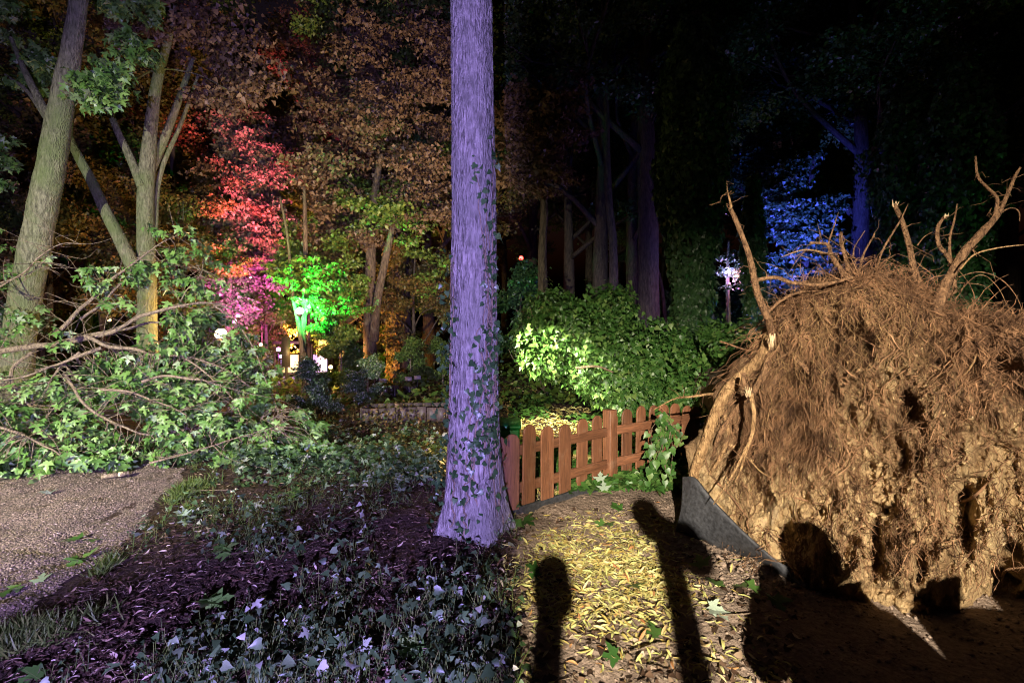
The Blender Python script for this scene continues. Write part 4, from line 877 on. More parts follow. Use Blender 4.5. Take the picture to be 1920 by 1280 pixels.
for _ in range(60):
    px, py, Y, R_ = EL[rng.integers(len(EL))]; c = P(px, py, Y); d = norm(rdir(1)[0] + [0, -.5, .1]); rr = R_ * Y / FPX
    st.append(tube(np.array([c, c + d * rr * .6 + .05 * rng.normal(size=3), c + d * rr * 1.08]) - np.array(bush.location), [.018, .010, .004], 5, 8))
st.append(tube(PP([(1270, 690, 7.0), (1310, 702, 6.9), (1340, 718, 6.8), (1358, 740, 6.6)]) - np.array(bush.location), [.02, .03, .025], 7, 16))
st.append(tube(PP([(1080, 690, 7.2), (1120, 687, 7.1), (1150, 698, 7.1)]) - np.array(bush.location), [.02, .018, .012], 7, 16))
obj('stems', tmesh('stems', st), M_twig, bush, kind='stuff')
# ivy sprig hanging at the end of the fence
sp = thing('ivy_sprig', 'hanging ivy tendrils at the broken right end of the picket fence', 'ivy', base(1245, 4.9))
pos = []; st = []
for _ in range(9):
    a = P(1250 + U(-12, 18), 790 + U(-20, 20), 4.75); b = P(1232 + U(-18, 25), 895 + U(-45, 15), 4.6); q = crv([a, (a + b) / 2 + .05 * rng.normal(size=3), b], 14); st.append(tube(q - np.array(sp.location), [.004, .002], 4)); pos.append(q + .025 * rng.normal(size=q.shape))
pos = np.vstack(pos); n = len(pos)
leaf_set(sp, IVY, pos, norm(np.array([0, -.1, -1.]) + .5 * rng.normal(size=(n, 3))), norm(np.array([0, -1, .35]) + .4 * rng.normal(size=(n, 3))), U(.05, .085, n), M_ivy, 110); obj('tendril', tmesh('tendril', st), M_twig, sp)

# ------------------------------------------------------------------ ivy-clad trees on the right
def ivy_column(name, label, px, Y, wpx, top_py, bot_w=None, n=9000, mat=M_ivy_dark, parts=0, seed=1, bulge=None, size=.10):
    p = base(px, Y); t = thing(name, label, 'tree', p, None); H = CAMZ - (top_py - HZ) * Y / FPX - p[2]; rr = wpx * Y / FPX / 2
    obj('trunk', tmesh('trunk', [tube([[0, 0, -.1], [0.05, 0, H * .4], [-.05, 0, H * .75], [.1, 0, H * 1.02]], np.array([1, .78, .65, .4]) * min(.34, rr * .45), 14, 50, rough=.07, rsc=4)]), M_bark_d, t)
    z = U(0, 1, n) ** .9 * H; a = U(0, 2 * math.pi, n); f = z / H
    prof = np.interp(f, [0, .08, .3, .55, .8, 1], bulge or [.55, .6, .75, 1.0, .95, .35])
    lump = 1 + .45 * fbm(np.stack([np.cos(a) * 1.5, np.sin(a) * 1.5, z * .9 + seed * 9], -1), 3)
    R_ = rr * prof * lump * (.65 + .4 * U(0, 1, n) ** .6); pos = np.stack([np.cos(a) * R_, np.sin(a) * R_, z], -1) + p
    out = np.stack([np.cos(a), np.sin(a), 0 * a], -1)
    leaf_set(t, IVY, pos, norm(np.array([0, 0, -1.]) + out * .4 + .45 * rng.normal(size=(n, 3))), norm(out + [0, 0, .4] + .5 * rng.normal(size=(n, 3))), size * U(.7, 1.3, n), mat, parts, 'leaf', 'ivy_foliage'); return t
ivy_column('ivy_tree', 'broad tree wrapped in dark ivy right of the thicket', 1296, 10.5, 118, 40, n=19000, parts=200, seed=2, bulge=[.42, .45, .52, 1.0, 1.05, .4])
ivy_column('ivy_tree', 'narrow ivy-covered trunk just left of the bare broken root', 1412, 11.5, 34, 330, n=4000, seed=3, mat=M_ivy_dark)
ivy_column('ivy_tree', 'dark ivy-covered tree behind the right end of the root plate', 1800, 11, 120, 120, n=10000, seed=5, mat=M_ivy_dark)
ivy_column('ivy_tree', 'slim ivy-covered trunk beyond the planters left of the violet trunk', 738, 15, 40, 330, n=4500, seed=6, mat=M_autumn)
ivy_column('ivy_tree', 'ivy-covered dark tree behind the middle of the root plate', 1700, 12, 110, 160, n=8000, seed=8, mat=M_ivy_dark)
# brownish tree at the left of the right scene
bt = [(PP([(1020, 770, 11.5), (1019, 600, 11.5), (1017, 480, 11.5), (1020, 380, 11.5), (1012, 280, 11.5), (1000, 150, 11.5)]), [r(30, 11.5), r(20, 11.5), r(17, 11.5), r(14, 11.5), r(11, 11.5), r(7, 11.5)])]
cl = np.vstack([cloud(1030, 250, 130, 170, 11.3, .8, 34), cloud(985, 330, 70, 70, 11, .4, 12), cloud(1060, 210, 60, 80, 11.3, .5, 8), cloud(960, 230, 70, 150, 11.6, .6, 14)])
custom_tree('broadleaf_tree', 'brownish-leaved tree with slim trunk just right of the violet trunk', 'tree', bt, M_bark_d, base(1020, 11.5), cl, M_brown, .11, 110, .4, LOBE, 10, .06, 4, 40)
bl = [(PP([(1508, 760, 14), (1506, 600, 14), (1510, 480, 14), (1515, 380, 14), (1530, 280, 14)]), [r(22, 14), r(17, 14), r(14, 14), r(11, 14), r(6, 14)])]
cl = np.vstack([cloud(1490, 430, 90, 170, 13.9, .6, 46), cloud(1540, 420, 80, 150, 14.1, .6, 30), cloud(1470, 340, 110, 120, 14.4, .6, 24), cloud(1450, 520, 60, 70, 13.8, .4, 10)])
custom_tree('broadleaf_tree', 'leafy tree lit deep blue behind the top of the root plate', 'tree', bl, M_bark_d, base(1508, 14), cl, M_cover, .11, 130, .40, LOBE, 10, .06, 4, 40)
vs = [(PP([(1366, 640, 13.4), (1365, 570, 13.4), (1364, 500, 13.4), (1366, 450, 13.4)]), [r(12, 13), r(9, 13), r(7, 13), r(4, 13)])]
custom_tree('small_tree', 'small tree around the glaring violet lamp', 'tree', vs, M_bark_l, base(1366, 13.4), np.vstack([cloud(1368, 500, 70, 50, 13.3, .35, 14), cloud(1390, 525, 40, 50, 13.2, .3, 6)]), M_cover, .075, 60, .22, LOBE, 8, .05, 4, 24)
# leaning violet-lit stem and others
for pts, w, lab in [([(1252, 640, 16), (1243, 560, 16), (1232, 500, 16), (1222, 420, 16)], 10, 'thin slanting trunk lit violet left of the broad ivy tree'), ([(1205, 640, 15), (1203, 480, 15), (1200, 300, 15), (1198, 100, 15)], 14, 'thin upright dark trunk left of the slanting violet one'), ([(1145, 640, 14), (1150, 480, 14), (1140, 350, 14), (1135, 100, 14)], 18, 'dark upright trunk behind the peak of the thicket')]:
    q = PP(pts); q[0, 2] = ground_z(q[0, 0], q[0, 1]) - .05; custom_tree('bare_tree', lab, 'tree', [(q, [r(w, 15), r(w * .85, 15), r(w * .7, 15), r(w * .5, 15)])], M_bark_d, q[0])

# ------------------------------------------------------------------ lamps
def emat(name, col, s): return plain_mat(name, (.8, .8, .8), .4, 0, 10, .05, .0, col, s)
def lamp(name, label, pos, col, power, bulb=.06, estr=30, post=True, group=None, up=None, cone=150, ecol=None):
    t = thing(name, label, 'lamp', (pos[0], pos[1], ground_z(pos[0], pos[1]) if post else pos[2]), group); L = np.array(t.location)
    a = np.linspace(0, math.pi, 9); V = [];  p = np.array(pos) - L
    me = bpy.data.meshes.new('bulb'); import bmesh; bm = bmesh.new(); bmesh.ops.create_uvsphere(bm, u_segments=14, v_segments=9, radius=bulb); bm.to_mesh(me); bm.free()
    o = obj('bulb', me, emat(name + '_glow', ecol or col, estr), t, p)
    if post:
        obj('post', tmesh('post', [tube([[0, 0, -.05], [0, 0, p[2] - bulb * .9]], [.014, .012], 6)]), M_black, t)
    V, F = tube([[0, 0, -bulb * 1.4], [0, 0, -bulb * .75]], [bulb * .5, bulb * .8], 10); obj('socket', mesh_np('socket', *tube_tri(V, F)), M_black, o)
    d = bpy.data.lights.new(name, 'POINT' if up is None else 'SPOT'); d.energy = power; d.color = col; d.shadow_soft_size = bulb * 2.5 if up is None else .03
    l = bpy.data.objects.new(name + '_light', d); COL.objects.link(l); l.parent = t; l.location = p
    if up is not None:
        v = (Vector(up) - Vector(pos)).normalized(); l.location = Vector(p) + v * bulb * 1.3; l.rotation_euler = v.to_track_quat('-Z', 'Y').to_euler(); d.spot_size = math.radians(cone); d.spot_blend = .6
    return t
lamp('green_lamp', 'glaring lamp lighting the slender tree green', P(562, 583, 11.2), (.03, 1, .13), 2800, .085, 9, ecol=(.45, 1, .5), up=P(600, 556, 12.4), cone=140, post=False)
lamp('warm_lamp', 'round warm white lamp shining through the fallen branches', P(414, 626, 9.5), (1, .62, .25), 260, .105, 25, ecol=(1, .75, .38), post=False)
lamp('magenta_lamp', 'upper of the two glaring magenta lamps', P(446, 592, 12.0), (1, .10, .20), 7000, .045, 7, ecol=(1, .10, .65), up=P(470, 350, 15.6), cone=50, post=False)
lamp('magenta_lamp', 'lower of the two glaring magenta lamps', P(439, 602, 12.6), (1, .05, .75), 4000, .06, 8, ecol=(1, .12, .8), up=P(462, 560, 15), cone=60, post=False)
lamp('red_lamp', 'small reddish lamp up among the pink-lit leaves', P(470, 520, 12.8), (1, .11, .17), 5500, .02, 6, post=False, up=P(462, 250, 15.8), cone=44)
lamp('pink_lamp', 'pink lamp left of the lit booth', P(522, 655, 16), (1, .18, .85), 90, .07, 7, ecol=(1, .25, .9))
lamp('violet_lamp', 'violet lamp below the pink lamp left of the booth', P(527, 668, 16.5), (.6, .35, 1), 60, .06, 7, ecol=(.6, .45, 1))
lamp('warm_lamp', 'small orange lamp above the pink lamp', P(489, 646, 13.5), (1, .45, .12), 80, .045, 8, ecol=(1, .6, .25))
lamp('warm_lamp', 'warm yellow lamp right of the lit booth', P(620, 688, 15.5), (1, .6, .2), 160, .06, 8, ecol=(1, .7, .3))
lamp('orange_fill_lamp', 'added orange lamp hidden behind the low shrub left of the twin-stemmed tree', P(622, 712, 11.9), (1, .46, .12), 2400, .04, 6, up=P(640, 560, 18), cone=100)  # added fill to warm the foliage fronts behind the shrub
lamp('orange_fill_lamp', 'added orange lamp far back between the trees', P(560, 655, 20.0), (1, .48, .13), 13000, .05, 6, up=P(560, 540, 24), cone=120)  # added to give the wood behind its orange glow
lamp('orange_fill_lamp', 'added orange lamp far left behind the forked tree', P(205, 600, 15.5), (1, .62, .22), 2200, .05, 6, up=(-9, 22, 7), cone=120)  # added to brighten the canopy at the far left
lamp('orange_fill_lamp', 'added orange lamp hidden behind the fallen branches', P(405, 690, 8.4), (1, .52, .16), 1900, .04, 4, up=P(440, 400, 18), cone=80)  # added behind the crown to light the tree fronts
lamp('amber_fill_lamp', 'added amber lamp hidden behind the violet trunk', P(893, 560, 6.8), (1, .92, .58), 1900, .05, 6, up=P(1035, 710, 7.6), cone=58)  # added to brighten the thicket's left side and nearby ground
up = lamp('amber_fill_lamp', 'added amber lamp near the ground hidden behind the violet trunk', P(884, 800, 6.2), (1, .62, .20), 75, .04, 4)  # added to throw yellow light over the ground left of the trunk
light('amber_fill_spot', 'SPOT', tuple(P(888, 800, 6.0)), 7500, (1, .68, .38), .06, (-4.7, 13.5, 6.2), 64, .9)  # added spot that brightens the left canopy
lamp('red_lamp', 'tiny red light at the left of the dark wood', P(977, 484, 20), (1, .03, .02), 6, .09, 12, post=False)
lamp('blue_lamp', 'glaring white and violet lamp on a post in the dark wood', P(1365, 511, 13.0), (.34, .26, 1), 260, .06, 10, ecol=(.75, .65, 1))
lamp('pink_lamp', 'small pink lamp beside the glaring violet lamp', P(1380, 518, 12.9), (1, .25, .45), 90, .03, 6, post=False)
lamp('blue_lamp', 'blue lamp behind the top of the root plate', P(1492, 578, 10.5), (.05, .08, 1), 20, .05, 6)
light('blue_uplight', 'SPOT', tuple(P(1492, 572, 10.5)), 9500, (.06, .09, 1), .06, tuple(P(1490, 440, 14)), 50, 1.0)
lamp('blue_lamp', 'small blue light right of the bare broken root', P(1437, 506, 13), (.08, .15, 1), 40, .04, 8, post=False)
lamp('green_lamp', 'green lamp hidden behind the right part of the root plate', P(1800, 590, 8.6), (.15, 1, .22), 60, .05, 6)
lamp('violet_lamp', 'added dim blue lamp hidden behind the green thicket', P(1120, 655, 10.4), (.06, .08, 1), 260, .04, 4, up=P(1130, 440, 17), cone=100)  # added weak lamp, tints the dark wood blue in place of haze

# lit booth between the trees
bo = thing('booth', 'small lit booth with glowing yellow front far back between the trees', 'booth', base(548, 18)); L = np.array(bo.location)
w = 30 * 18 / FPX
obj('front_panel', mesh_np('front_panel', *box((-w * .62, .02, .3), (w * .35, .08, .95))), emat('booth_glow', (1, .66, .2), .9), bo)
obj('roof', mesh_np('roof', *box((-w * .9, -.4, 1.35), (w * .9, .7, 1.45))), M_plank, bo)
for sx_ in (-.8, .8):
    for sy_ in (-.35, .6): obj('post', mesh_np('post', *box((w * sx_ - .03, sy_ - .03, -.05), (w * sx_ + .03, sy_ + .03, 1.35))), M_plank, bo)
obj('counter', mesh_np('counter', *box((-w * .75, -.3, .25), (w * .75, -.02, .30))), M_plank, bo)
so = thing('notice_board', 'dark notice board on a post left of the lit booth', 'sign', base(537, 15)); 
obj('post', mesh_np('post', *box((-.03, -.03, -.05), (.03, .03, 1.5))), M_black, so); obj('board', mesh_np('board', *box((-.13, -.045, .55), (.13, -.032, 1.45))), M_black, so)
bb = thing('blue_screen', 'bluish glowing panel right of the green-lit tree', 'panel', base(600, 18)); obj('panel', mesh_np('panel', *box((-.25, 0, .3), (.25, .05, .95))), emat('blue_glow', (.3, .25, 1), .5), bb); obj('foot', mesh_np('foot', *box((-.2, .06, -.03), (.2, .10, .3))), M_black, bb)

# planter boxes of upright boards
def planter(label, x0, x1, Y, h, dep, mat=M_plank, n=None):
    p = base((x0 + x1) / 2, Y); t = thing('planter_box', label, 'planter', p, 'planter boxes'); W = (x1 - x0) * Y / FPX; n = n or max(3, int(W / .14)); bw = W / n
    me = mesh_np('board', *box((-bw * .47, -.012, -.03), (bw * .47, .012, h))); me.materials.append(mat)
    for side in (0, 1):
        for k in range(n):
            o = obj('board', me, None, t); o.location = (-W / 2 + bw * (k + .5), side * dep, U(-.012, .012)); o.rotation_euler.z = U(-.03, .03)
    nb = max(2, int(dep / .14)); me2 = mesh_np('board', *box((-.012, -dep / nb * .46, -.03), (.012, dep / nb * .46, h))); me2.materials.append(mat)
    for sx_ in (-1, 1):
        for k in range(nb): o = obj('board', me2, None, t); o.location = (sx_ * (W / 2 + .016), dep / nb * (k + .5), 0)
    obj('earth', mesh_np('earth', *box((-W / 2 + .02, .02, 0), (W / 2 - .02, dep - .02, h - .06))), M_earth, t); return t
planter('long dark planter box in the middle distance, left of two', 678, 742, 8.2, .24, .5)
planter('long dark planter box right beside the violet trunk', 746, 836, 8.3, .24, .5)
planter('small reddish planter box behind the long dark boxes', 705, 738, 11, .26, .4)
planter('tiny reddish planter box nearest the violet trunk', 758, 776, 11.3, .24, .3)
planter('slatted planter box at the foot of the green-lit tree', 566, 606, 11, .30, .4)
planter('black planter box right of the fallen branches', 545, 606, 8.6, .26, .4, M_black)
# green stake
sk = obj('stake', tmesh('stake', [tube([[0, 0, -.05], [0, 0, .62]], [.045, .045], 8)]), M_plank, None, base(581, 9.5)); tag(sk, 'upright stake below the green-lit tree', 'stake')
for px, Y, lb in [(718, 10.9, 'leftmost small pale name plate on a stick by the planters'), (766, 11.2, 'middle small pale name plate on a stick by the planters'), (783, 11.5, 'small pale name plate on a stick nearest the violet trunk')]:
    t = thing('plant_label', lb, 'plate', base(px, Y), 'name plates by the planters'); obj('stick', mesh_np('stick', *box((-.008, -.008, 0), (.008, .008, .40))), M_black, t); obj('plate', mesh_np('plate', *box((-.08, -.016, .38), (.08, -.009, .47))), plain_mat('plate_white', (.22, .2, .18)), t)
# green bin behind the violet trunk
gb = thing('garden_bin', 'green plastic bin just right of the violet trunk', 'bin', base(935, 5.2)); W = .22
V, F = box((-W, -W, 0), (W, W, .56)); V[:4, :2] *= .85; o = obj('body', mesh_np('body', V, F), plain_mat('green_plastic', (.01, .16, .03), .4, 0, 8, .2, .05), gb); bevel(o, .02)
o = obj('lid', mesh_np('lid', *box((-W * 1.06, -W * 1.06, .563), (W * 1.06, W * 1.06, .60))), MATS['green_plastic'], gb); bevel(o, .012)

# corrugated shed wall near the violet lamp
sw = thing('shed', 'blue-lit ribbed shed wall behind the glaring violet lamp', 'shed', base(1385, 19)); 
me = mesh_np('panel', *box((-.07, -.02, 0), (.07, .02, 2.0))); me.materials.append(plain_mat('shed_paint', (.25, .28, .36)))
for k in range(12): o = obj('panel', me, None, sw); o.location = (-1.0 + k * .165, (k % 2) * .02, 0)

# ------------------------------------------------------------------ ground cover and litter
def scatter(n, fx):
    x, y = fx(n); return np.stack([x, y, gzf(x, y)], -1)
def in_frame(n, y0, y1, p0, p1, pw=1.0):
    Y = 1 / U(1 / y1, 1 / y0, n); px = U(p0, p1, n); return (px - 960) * Y / FPX, Y
# yellow litter on the right
n = 21000; x, y = in_frame(n, 2.15, 4.4, 940, 1480)
den = np.clip(1.1 * np.exp(-(np.abs(x - .28 - .10 * y) / .44) ** 4 - (np.abs(y - 3.35) / .72) ** 4) + .035 * (1 - sstep(1.3, 1.7, x)), 0, 1) * (.75 + .6 * fbm(np.stack([x * 3, y * 3, x * 0], -1), 2)); k = U(0, 1, n) < den; x, y = x[k], y[k]; n = len(x)
lit = obj('leaf_litter', None); lit['kind'] = 'stuff'; lit['label'] = 'narrow yellow leaves strewn over the ground before the fence'; lit['category'] = 'leaf litter'
pos = np.stack([x, y, gzf(x, y) + U(.004, .03, n)], -1)
leaf_set(lit, STRIP, pos[::2], np.column_stack([rng.normal(size=(len(pos[::2]), 2)), U(-.25, .25, len(pos[::2]))]), (np.array([0, 0, 1.]) + .5 * rng.normal(size=(len(pos[::2]), 3))) * np.where(U(0, 1, (len(pos[::2]), 1)) < .5, -1, 1), U(.035, .075, len(pos[::2])), M_litter, 170, 'leaf', 'litter')
leaf_set(lit, STRIP2, pos[1::2], np.column_stack([rng.normal(size=(len(pos[1::2]), 2)), U(-.25, .25, len(pos[1::2]))]), (np.array([0, 0, 1.]) + .5 * rng.normal(size=(len(pos[1::2]), 3))) * np.where(U(0, 1, (len(pos[1::2]), 1)) < .5, -1, 1), U(.03, .07, len(pos[1::2])), M_litter, 120, 'leaf', 'litter')
n = 700; x, y = in_frame(n, 2.15, 4.4, 950, 1500); pos = np.stack([x, y, gzf(x, y) + U(.004, .02, n)], -1)
leaf_set(lit, LOBE, pos, np.column_stack([rng.normal(size=(n, 2)), U(-.2, .2, n)]), np.array([0, 0, 1.]) + .4 * rng.normal(size=(n, 3)), U(.02, .055, n), M_litter_b, 0, 'leaf', 'litter')
# litter beyond the fence
n = 9000; x, y = in_frame(n, 4.6, 13, 955, 1420); pos = np.stack([x, y, gzf(x, y) + U(.01, .06, n)], -1)
fl = np.column_stack([rng.normal(size=(n, 2)), U(-.3, .3, n)]); up = np.array([0, 0, 1.]) + .4 * rng.normal(size=(n, 3)); g = fbm(np.stack([x, y, x * 0], -1), 2) + .25 * (px_[0, 0] * 0) + sstep(.6, 2.4, x) > -.30
o = obj('undergrowth', mesh_np('undergrowth', *leaves(IVY, pos[g] + [0, 0, .05], fl[g], up[g], U(.05, .11, g.sum()))), M_ivy, kind='stuff'); o['label'] = 'low green ivy carpeting the ground behind the fence'; o['category'] = 'ground cover'
o = obj('fallen_leaves', mesh_np('fallen_leaves', *leaves(STRIP2, pos[~g], fl[~g], up[~g], U(.06, .12, (~g).sum()))), M_litter, kind='stuff'); o['label'] = 'yellowish fallen leaves on the ground behind the fence'; o['category'] = 'leaf litter'
# brown litter left
n = 24000; x, y = in_frame(n, 2.1, 8, 0, 965); k = ~in_poly(x - .03, y + .03, PATH); x, y = x[k], y[k]; n = len(x); pos = np.stack([x, y, gzf(x, y) + U(.003, .025, n)], -1)
o = obj('brown_leaf_litter', mesh_np('brown_leaf_litter', *leaves(STRIP2, pos, np.column_stack([rng.normal(size=(n, 2)), U(-.25, .3, n)]), (np.array([0, 0, 1.]) + .5 * rng.normal(size=(n, 3))) * np.where(U(0, 1, (n, 1)) < .5, -1, 1), .012 + .045 * U(0, 1, n) ** 2)), M_litter_b, kind='stuff'); o['label'] = 'dark brown leaf litter covering the ground on the left'; o['category'] = 'leaf litter'
n = 1500; x, y = in_frame(n, 2.1, 6, 0, 1300); k = ~in_poly(x - .03, y + .03, PATH); x, y = x[k], y[k]; n = len(x); p0 = np.stack([x, y, gzf(x, y) + .008], -1); dd = norm(np.column_stack([rng.normal(size=(n, 2)), .12 * rng.normal(size=n)])) * U(.03, .16, n)[:, None]
q = np.stack([p0, p0 + dd * .5 + .01 * rng.normal(size=(n, 3)), p0 + dd], 1); q[:, :, 2] = np.maximum(q[:, :, 2], gzf(q[:, :, 0], q[:, :, 1]) + .003)
o = obj('twig_litter', tmesh('twig_litter', [tubes(q, taper(n, 3, U(.001, .003, n), np.full(n, .0008)), 4)]), M_twig, kind='stuff'); o['label'] = 'small broken twigs strewn over the ground'; o['category'] = 'twigs'
# leafy ground cover left, in tufts
nc = 2400; cx, cyy = in_frame(nc, 2.1, 6.5, 60, 965); dens = .04 + .20 * sstep(60, 620, 960 + cx * FPX / cyy) + .75 * sstep(620, 900, 960 + cx * FPX / cyy) * sstep(3.6, 2.6, cyy) + .35 * sstep(3.6, 5.0, cyy) + .7 * fbm(np.stack([cx * 1.7, cyy * 1.7, cx * 0 + 5], -1), 2)
k = (U(0, 1, nc) < dens) & ~in_poly(cx - .12, cyy + .1, PATH); cx, cyy = cx[k], cyy[k]
lp, lt_, ln_, ls_, st = [], [], [], [], []
for X_, Y_ in zip(cx, cyy):
    g0 = float(gzf(np.array([X_]), np.array([Y_]))[0]); 
    for _ in range(int(U(3, 9))):
        d = norm(np.array([*rng.normal(size=2), 0])); h = .01 + .15 * U(0, 1) ** 1.5; e = np.array([X_, Y_, g0 + h]) + d * U(.01, .09)
        lp.append(e); lt_.append(norm(d + [0, 0, U(-.5, .2)])); ln_.append(norm(np.array([0, -.15, .9]) + .75 * rng.normal(size=3) + d * .3)); ls_.append(.012 + .05 * U(0, 1) ** 2); st.append(([X_, Y_, g0], e))
lp, lt_, ln_, ls_ = map(np.array, (lp, lt_, ln_, ls_))
gc = thing('ground_cover', 'low leafy plants covering the ground around the violet trunk', 'ground cover', (0, 0, 0)); gc['kind'] = 'stuff'
kk = np.arange(len(lp)) % 6; tp_ = {0: MAPLE, 1: IVY, 2: LOBE, 3: IVY, 4: STRIP2, 5: LOBE}
for c_ in range(6): m_ = kk == c_; leaf_set(gc, tp_[c_], lp[m_], lt_[m_], ln_[m_], ls_[m_] * (1.3 if c_ == 4 else 1), M_cover, 50, 'leaf', 'foliage')
obj('stalks', tmesh('stalks', [tubes(np.array(st), np.full((len(st), 2), .0016))]), M_grass, gc, kind='stuff')
# yellow-lit leafy patch and green mid ground on the left
n = 16000; x, y = in_frame(n, 4.9, 13, 440, 960); mound = np.clip(.5 + .9 * fbm(np.stack([x * 1.6, y * 1.6, x * 0], -1), 3), 0, 1.6); pos = np.stack([x, y, gzf(x, y) + .01 + U(0, .24, n) * mound], -1); k0 = U(0, 1, n) < .25 + .8 * mound
tp = np.column_stack([rng.normal(size=(n, 2)), U(-.7, .3, n)]); nm = np.array([0, -.3, 1.]) + .55 * rng.normal(size=(n, 3)); sz = U(.03, .065, n); far = y + .6 * rng.normal(size=n) > 7.0
for nm_, mk, tpl, mt, lb in (('leafy_undergrowth', ~far & k0, MAPLE_FLAT, M_cover, 'bluish green seedlings between fallen branches and violet trunk'), ('low_undergrowth', far & k0, LOBE, M_autumn, 'yellowish low plants in front of the planter boxes')):
    o = obj(nm_, mesh_np(nm_, *leaves(tpl, pos[mk], tp[mk], nm[mk], sz[mk])), mt, kind='stuff'); o['label'] = lb; o['category'] = 'ground cover'
n = 14000; x = U(-14, 16, n); y = U(9, 28, n); pos = np.stack([x, y, gzf(x, y) + U(.02, .3, n)], -1)
o = obj('wood_undergrowth', mesh_np('wood_undergrowth', *leaves(LOBE, pos, np.column_stack([rng.normal(size=(n, 2)), U(-.5, .3, n)]), np.array([0, -.2, 1.]) + .5 * rng.normal(size=(n, 3)), U(.10, .22, n))), M_green, kind='stuff'); o['label'] = 'dark low undergrowth on the floor of the wood'; o['category'] = 'ground cover'
# grass along the path edge
edge = np.array([gp(-40, 1225), gp(95, 1150), gp(195, 1070), gp(275, 992), gp(328, 935), gp(365, 890), gp(420, 875)]); ec = crv(edge, 200)
n = 9000; k = rng.integers(0, 200, n); off = np.abs(rng.normal(size=n)) * .20 - .03; x = ec[k, 0] + off * .8 + .03 * rng.normal(size=n); y = ec[k, 1] - off * .55 + .03 * rng.normal(size=n)
pt_ = fbm(np.stack([x * 4, y * 4, x * 0], -1), 2) > .12 + .5 * off; x, y = x[pt_], y[pt_]; n = len(x)
BL = (np.array([[-.035, 0, 0], [.035, 0, 0], [-.03, .5, .05], [.03, .5, .05], [0, 1, -.12]]), np.array([[0, 1, 3], [0, 3, 2], [2, 3, 4]]))
o = obj('grass', mesh_np('grass', *leaves(BL, np.stack([x, y, gzf(x, y)], -1), np.column_stack([.55 * rng.normal(size=(n, 2)), U(.4, 1, n)]), rdir(n), U(.04, .13, n))), M_grass, kind='stuff'); o['label'] = 'grass strip along the edge of the gravel path'; o['category'] = 'grass'
# small leafy sprigs lying about
def sprig(label, px, py, nleaf, size, mat, spread=.12, gr=None, cat='twig', tpl=MAPLE_FLAT, stalk=True):
    X_, Y_ = gp(px, py); z = float(gzf(np.array([X_]), np.array([Y_]))[0]); t = thing('maple_sprig', label, cat, (X_, Y_, z), gr); a = U(0, 6.28); d = np.array([math.cos(a), math.sin(a), 0.05])
    me = mesh_np('leaf', *tpl); me.materials.append(mat)
    if stalk: obj('stem', tmesh('stem', [tube([[0, 0, .02], d * spread * .8 + [0, 0, .04], d * spread * 1.8 + [0, 0, .01]], [.004, .003, .002], 5, 8)]), M_twig, t)
    for k in range(nleaf):
        o = obj('leaf', me, None, t); q = d * spread * U(0, 1.8) + np.array([U(-1, 1), U(-1, 1), 0]) * spread * .5; o.location = q + np.array([0, 0, .025 + .02 * U(0, 1)])
        o.rotation_euler = (U(-.5, .5), U(-.5, .5), U(0, 6.28)); s = size * U(.75, 1.2); o.scale = (s, s, s)
    return t
M_under = leaf_mat('maple_underside', [(0, (.26, .34, .27)), (1, (.42, .5, .42))], .25, .6)
sprig('pale maple sprig with upturned leaves at the path edge', 328, 985, 9, .085, M_under, .13)
sprig('small pale sprig on the gravel below the branches', 80, 935, 4, .07, M_under, .06)
for lab, px, py, k in [('green maple sprig on the middle of the gravel path', 150, 1008, 3), ('green sprig at the lower gravel edge', 145, 1050, 4), ('maple sprig in the dark litter right of the path', 420, 1030, 7), ('maple sprig near the bottom left of the litter', 335, 1150, 6), ('lone maple leaves at the left end of the gravel', 8, 1112, 3), ('pale maple sprig left of the violet trunk base', 760, 925, 7), ('maple sprig in the litter halfway to the trunk', 520, 940, 6), ('leafy sprig at the bottom edge below the violet trunk', 830, 1235, 8), ('leafy sprig just right of the trunk base', 940, 990, 5), ('green sprig at the far bottom left', 60, 1262, 5)]:
    sprig(lab, px, py, k, .085, M_under if 'pale' in lab else M_maple, .10)
for lab, px, py, k in [('dark green maple leaf on the earth right of the slim shadow', 1320, 1070, 1), ('green maple leaf near the slim shadow', 1332, 1108, 1), ('curled maple leaf on bare earth below the edging', 1402, 1110, 2), ('large green maple leaf beside the wide shadow', 1452, 1138, 2), ('green maple leaf in the yellow litter', 1198, 1112, 1), ('maple leaf at the left of the yellow litter', 1010, 1085, 2), ('dark maple leaves at the lower middle of the litter', 1225, 1200, 2), ('dark maple leaf at the bottom left of the litter', 1165, 1230, 1), ('maple leaf near the fence foot', 1170, 960, 2), ('green tuft by the left end of the fence', 985, 985, 3), ('maple leaf in the middle of the yellow litter', 1130, 990, 2), ('pale maple leaves right of the slim shadow', 1335, 1155, 2)]:
    sprig(lab, px, py, k, .095, M_under if 'pale' in lab else M_ivy, .035, None, 'leaf', stalk=False)
# two leaves caught on the fence
for lab, px, py in [('pale leaf hanging on the fence rail beside the post', 1126, 900), ('small pale leaf low on the fence below the post', 1133, 918)]:
    o = obj('leaf', mesh_np('leaf', *MAPLE_FLAT), M_under); o.location = P(px, py, 4.55); o.rotation_euler = (1.3, .1, U(2, 4)); o.scale = (.09,) * 3; tag(o, lab, 'leaf')
# sawn branch stub
q = np.array([[*gp(190, 905), .06], [*gp(242, 899), .07]]); o = thing('sawn_branch', 'pale freshly broken branch stub at the edge of the fallen crown', 'branch', q[0]); obj('bark', tmesh('bark', [tube(q - q[0], [.022, .024], 9)]), M_twig, o); e = (q[1] - q[0]); obj('cut_end', tmesh('cut_end', [tube([e * .62, e * 1.01], [.0265, .022], 9, 8, rough=.2)]), M_split, o)
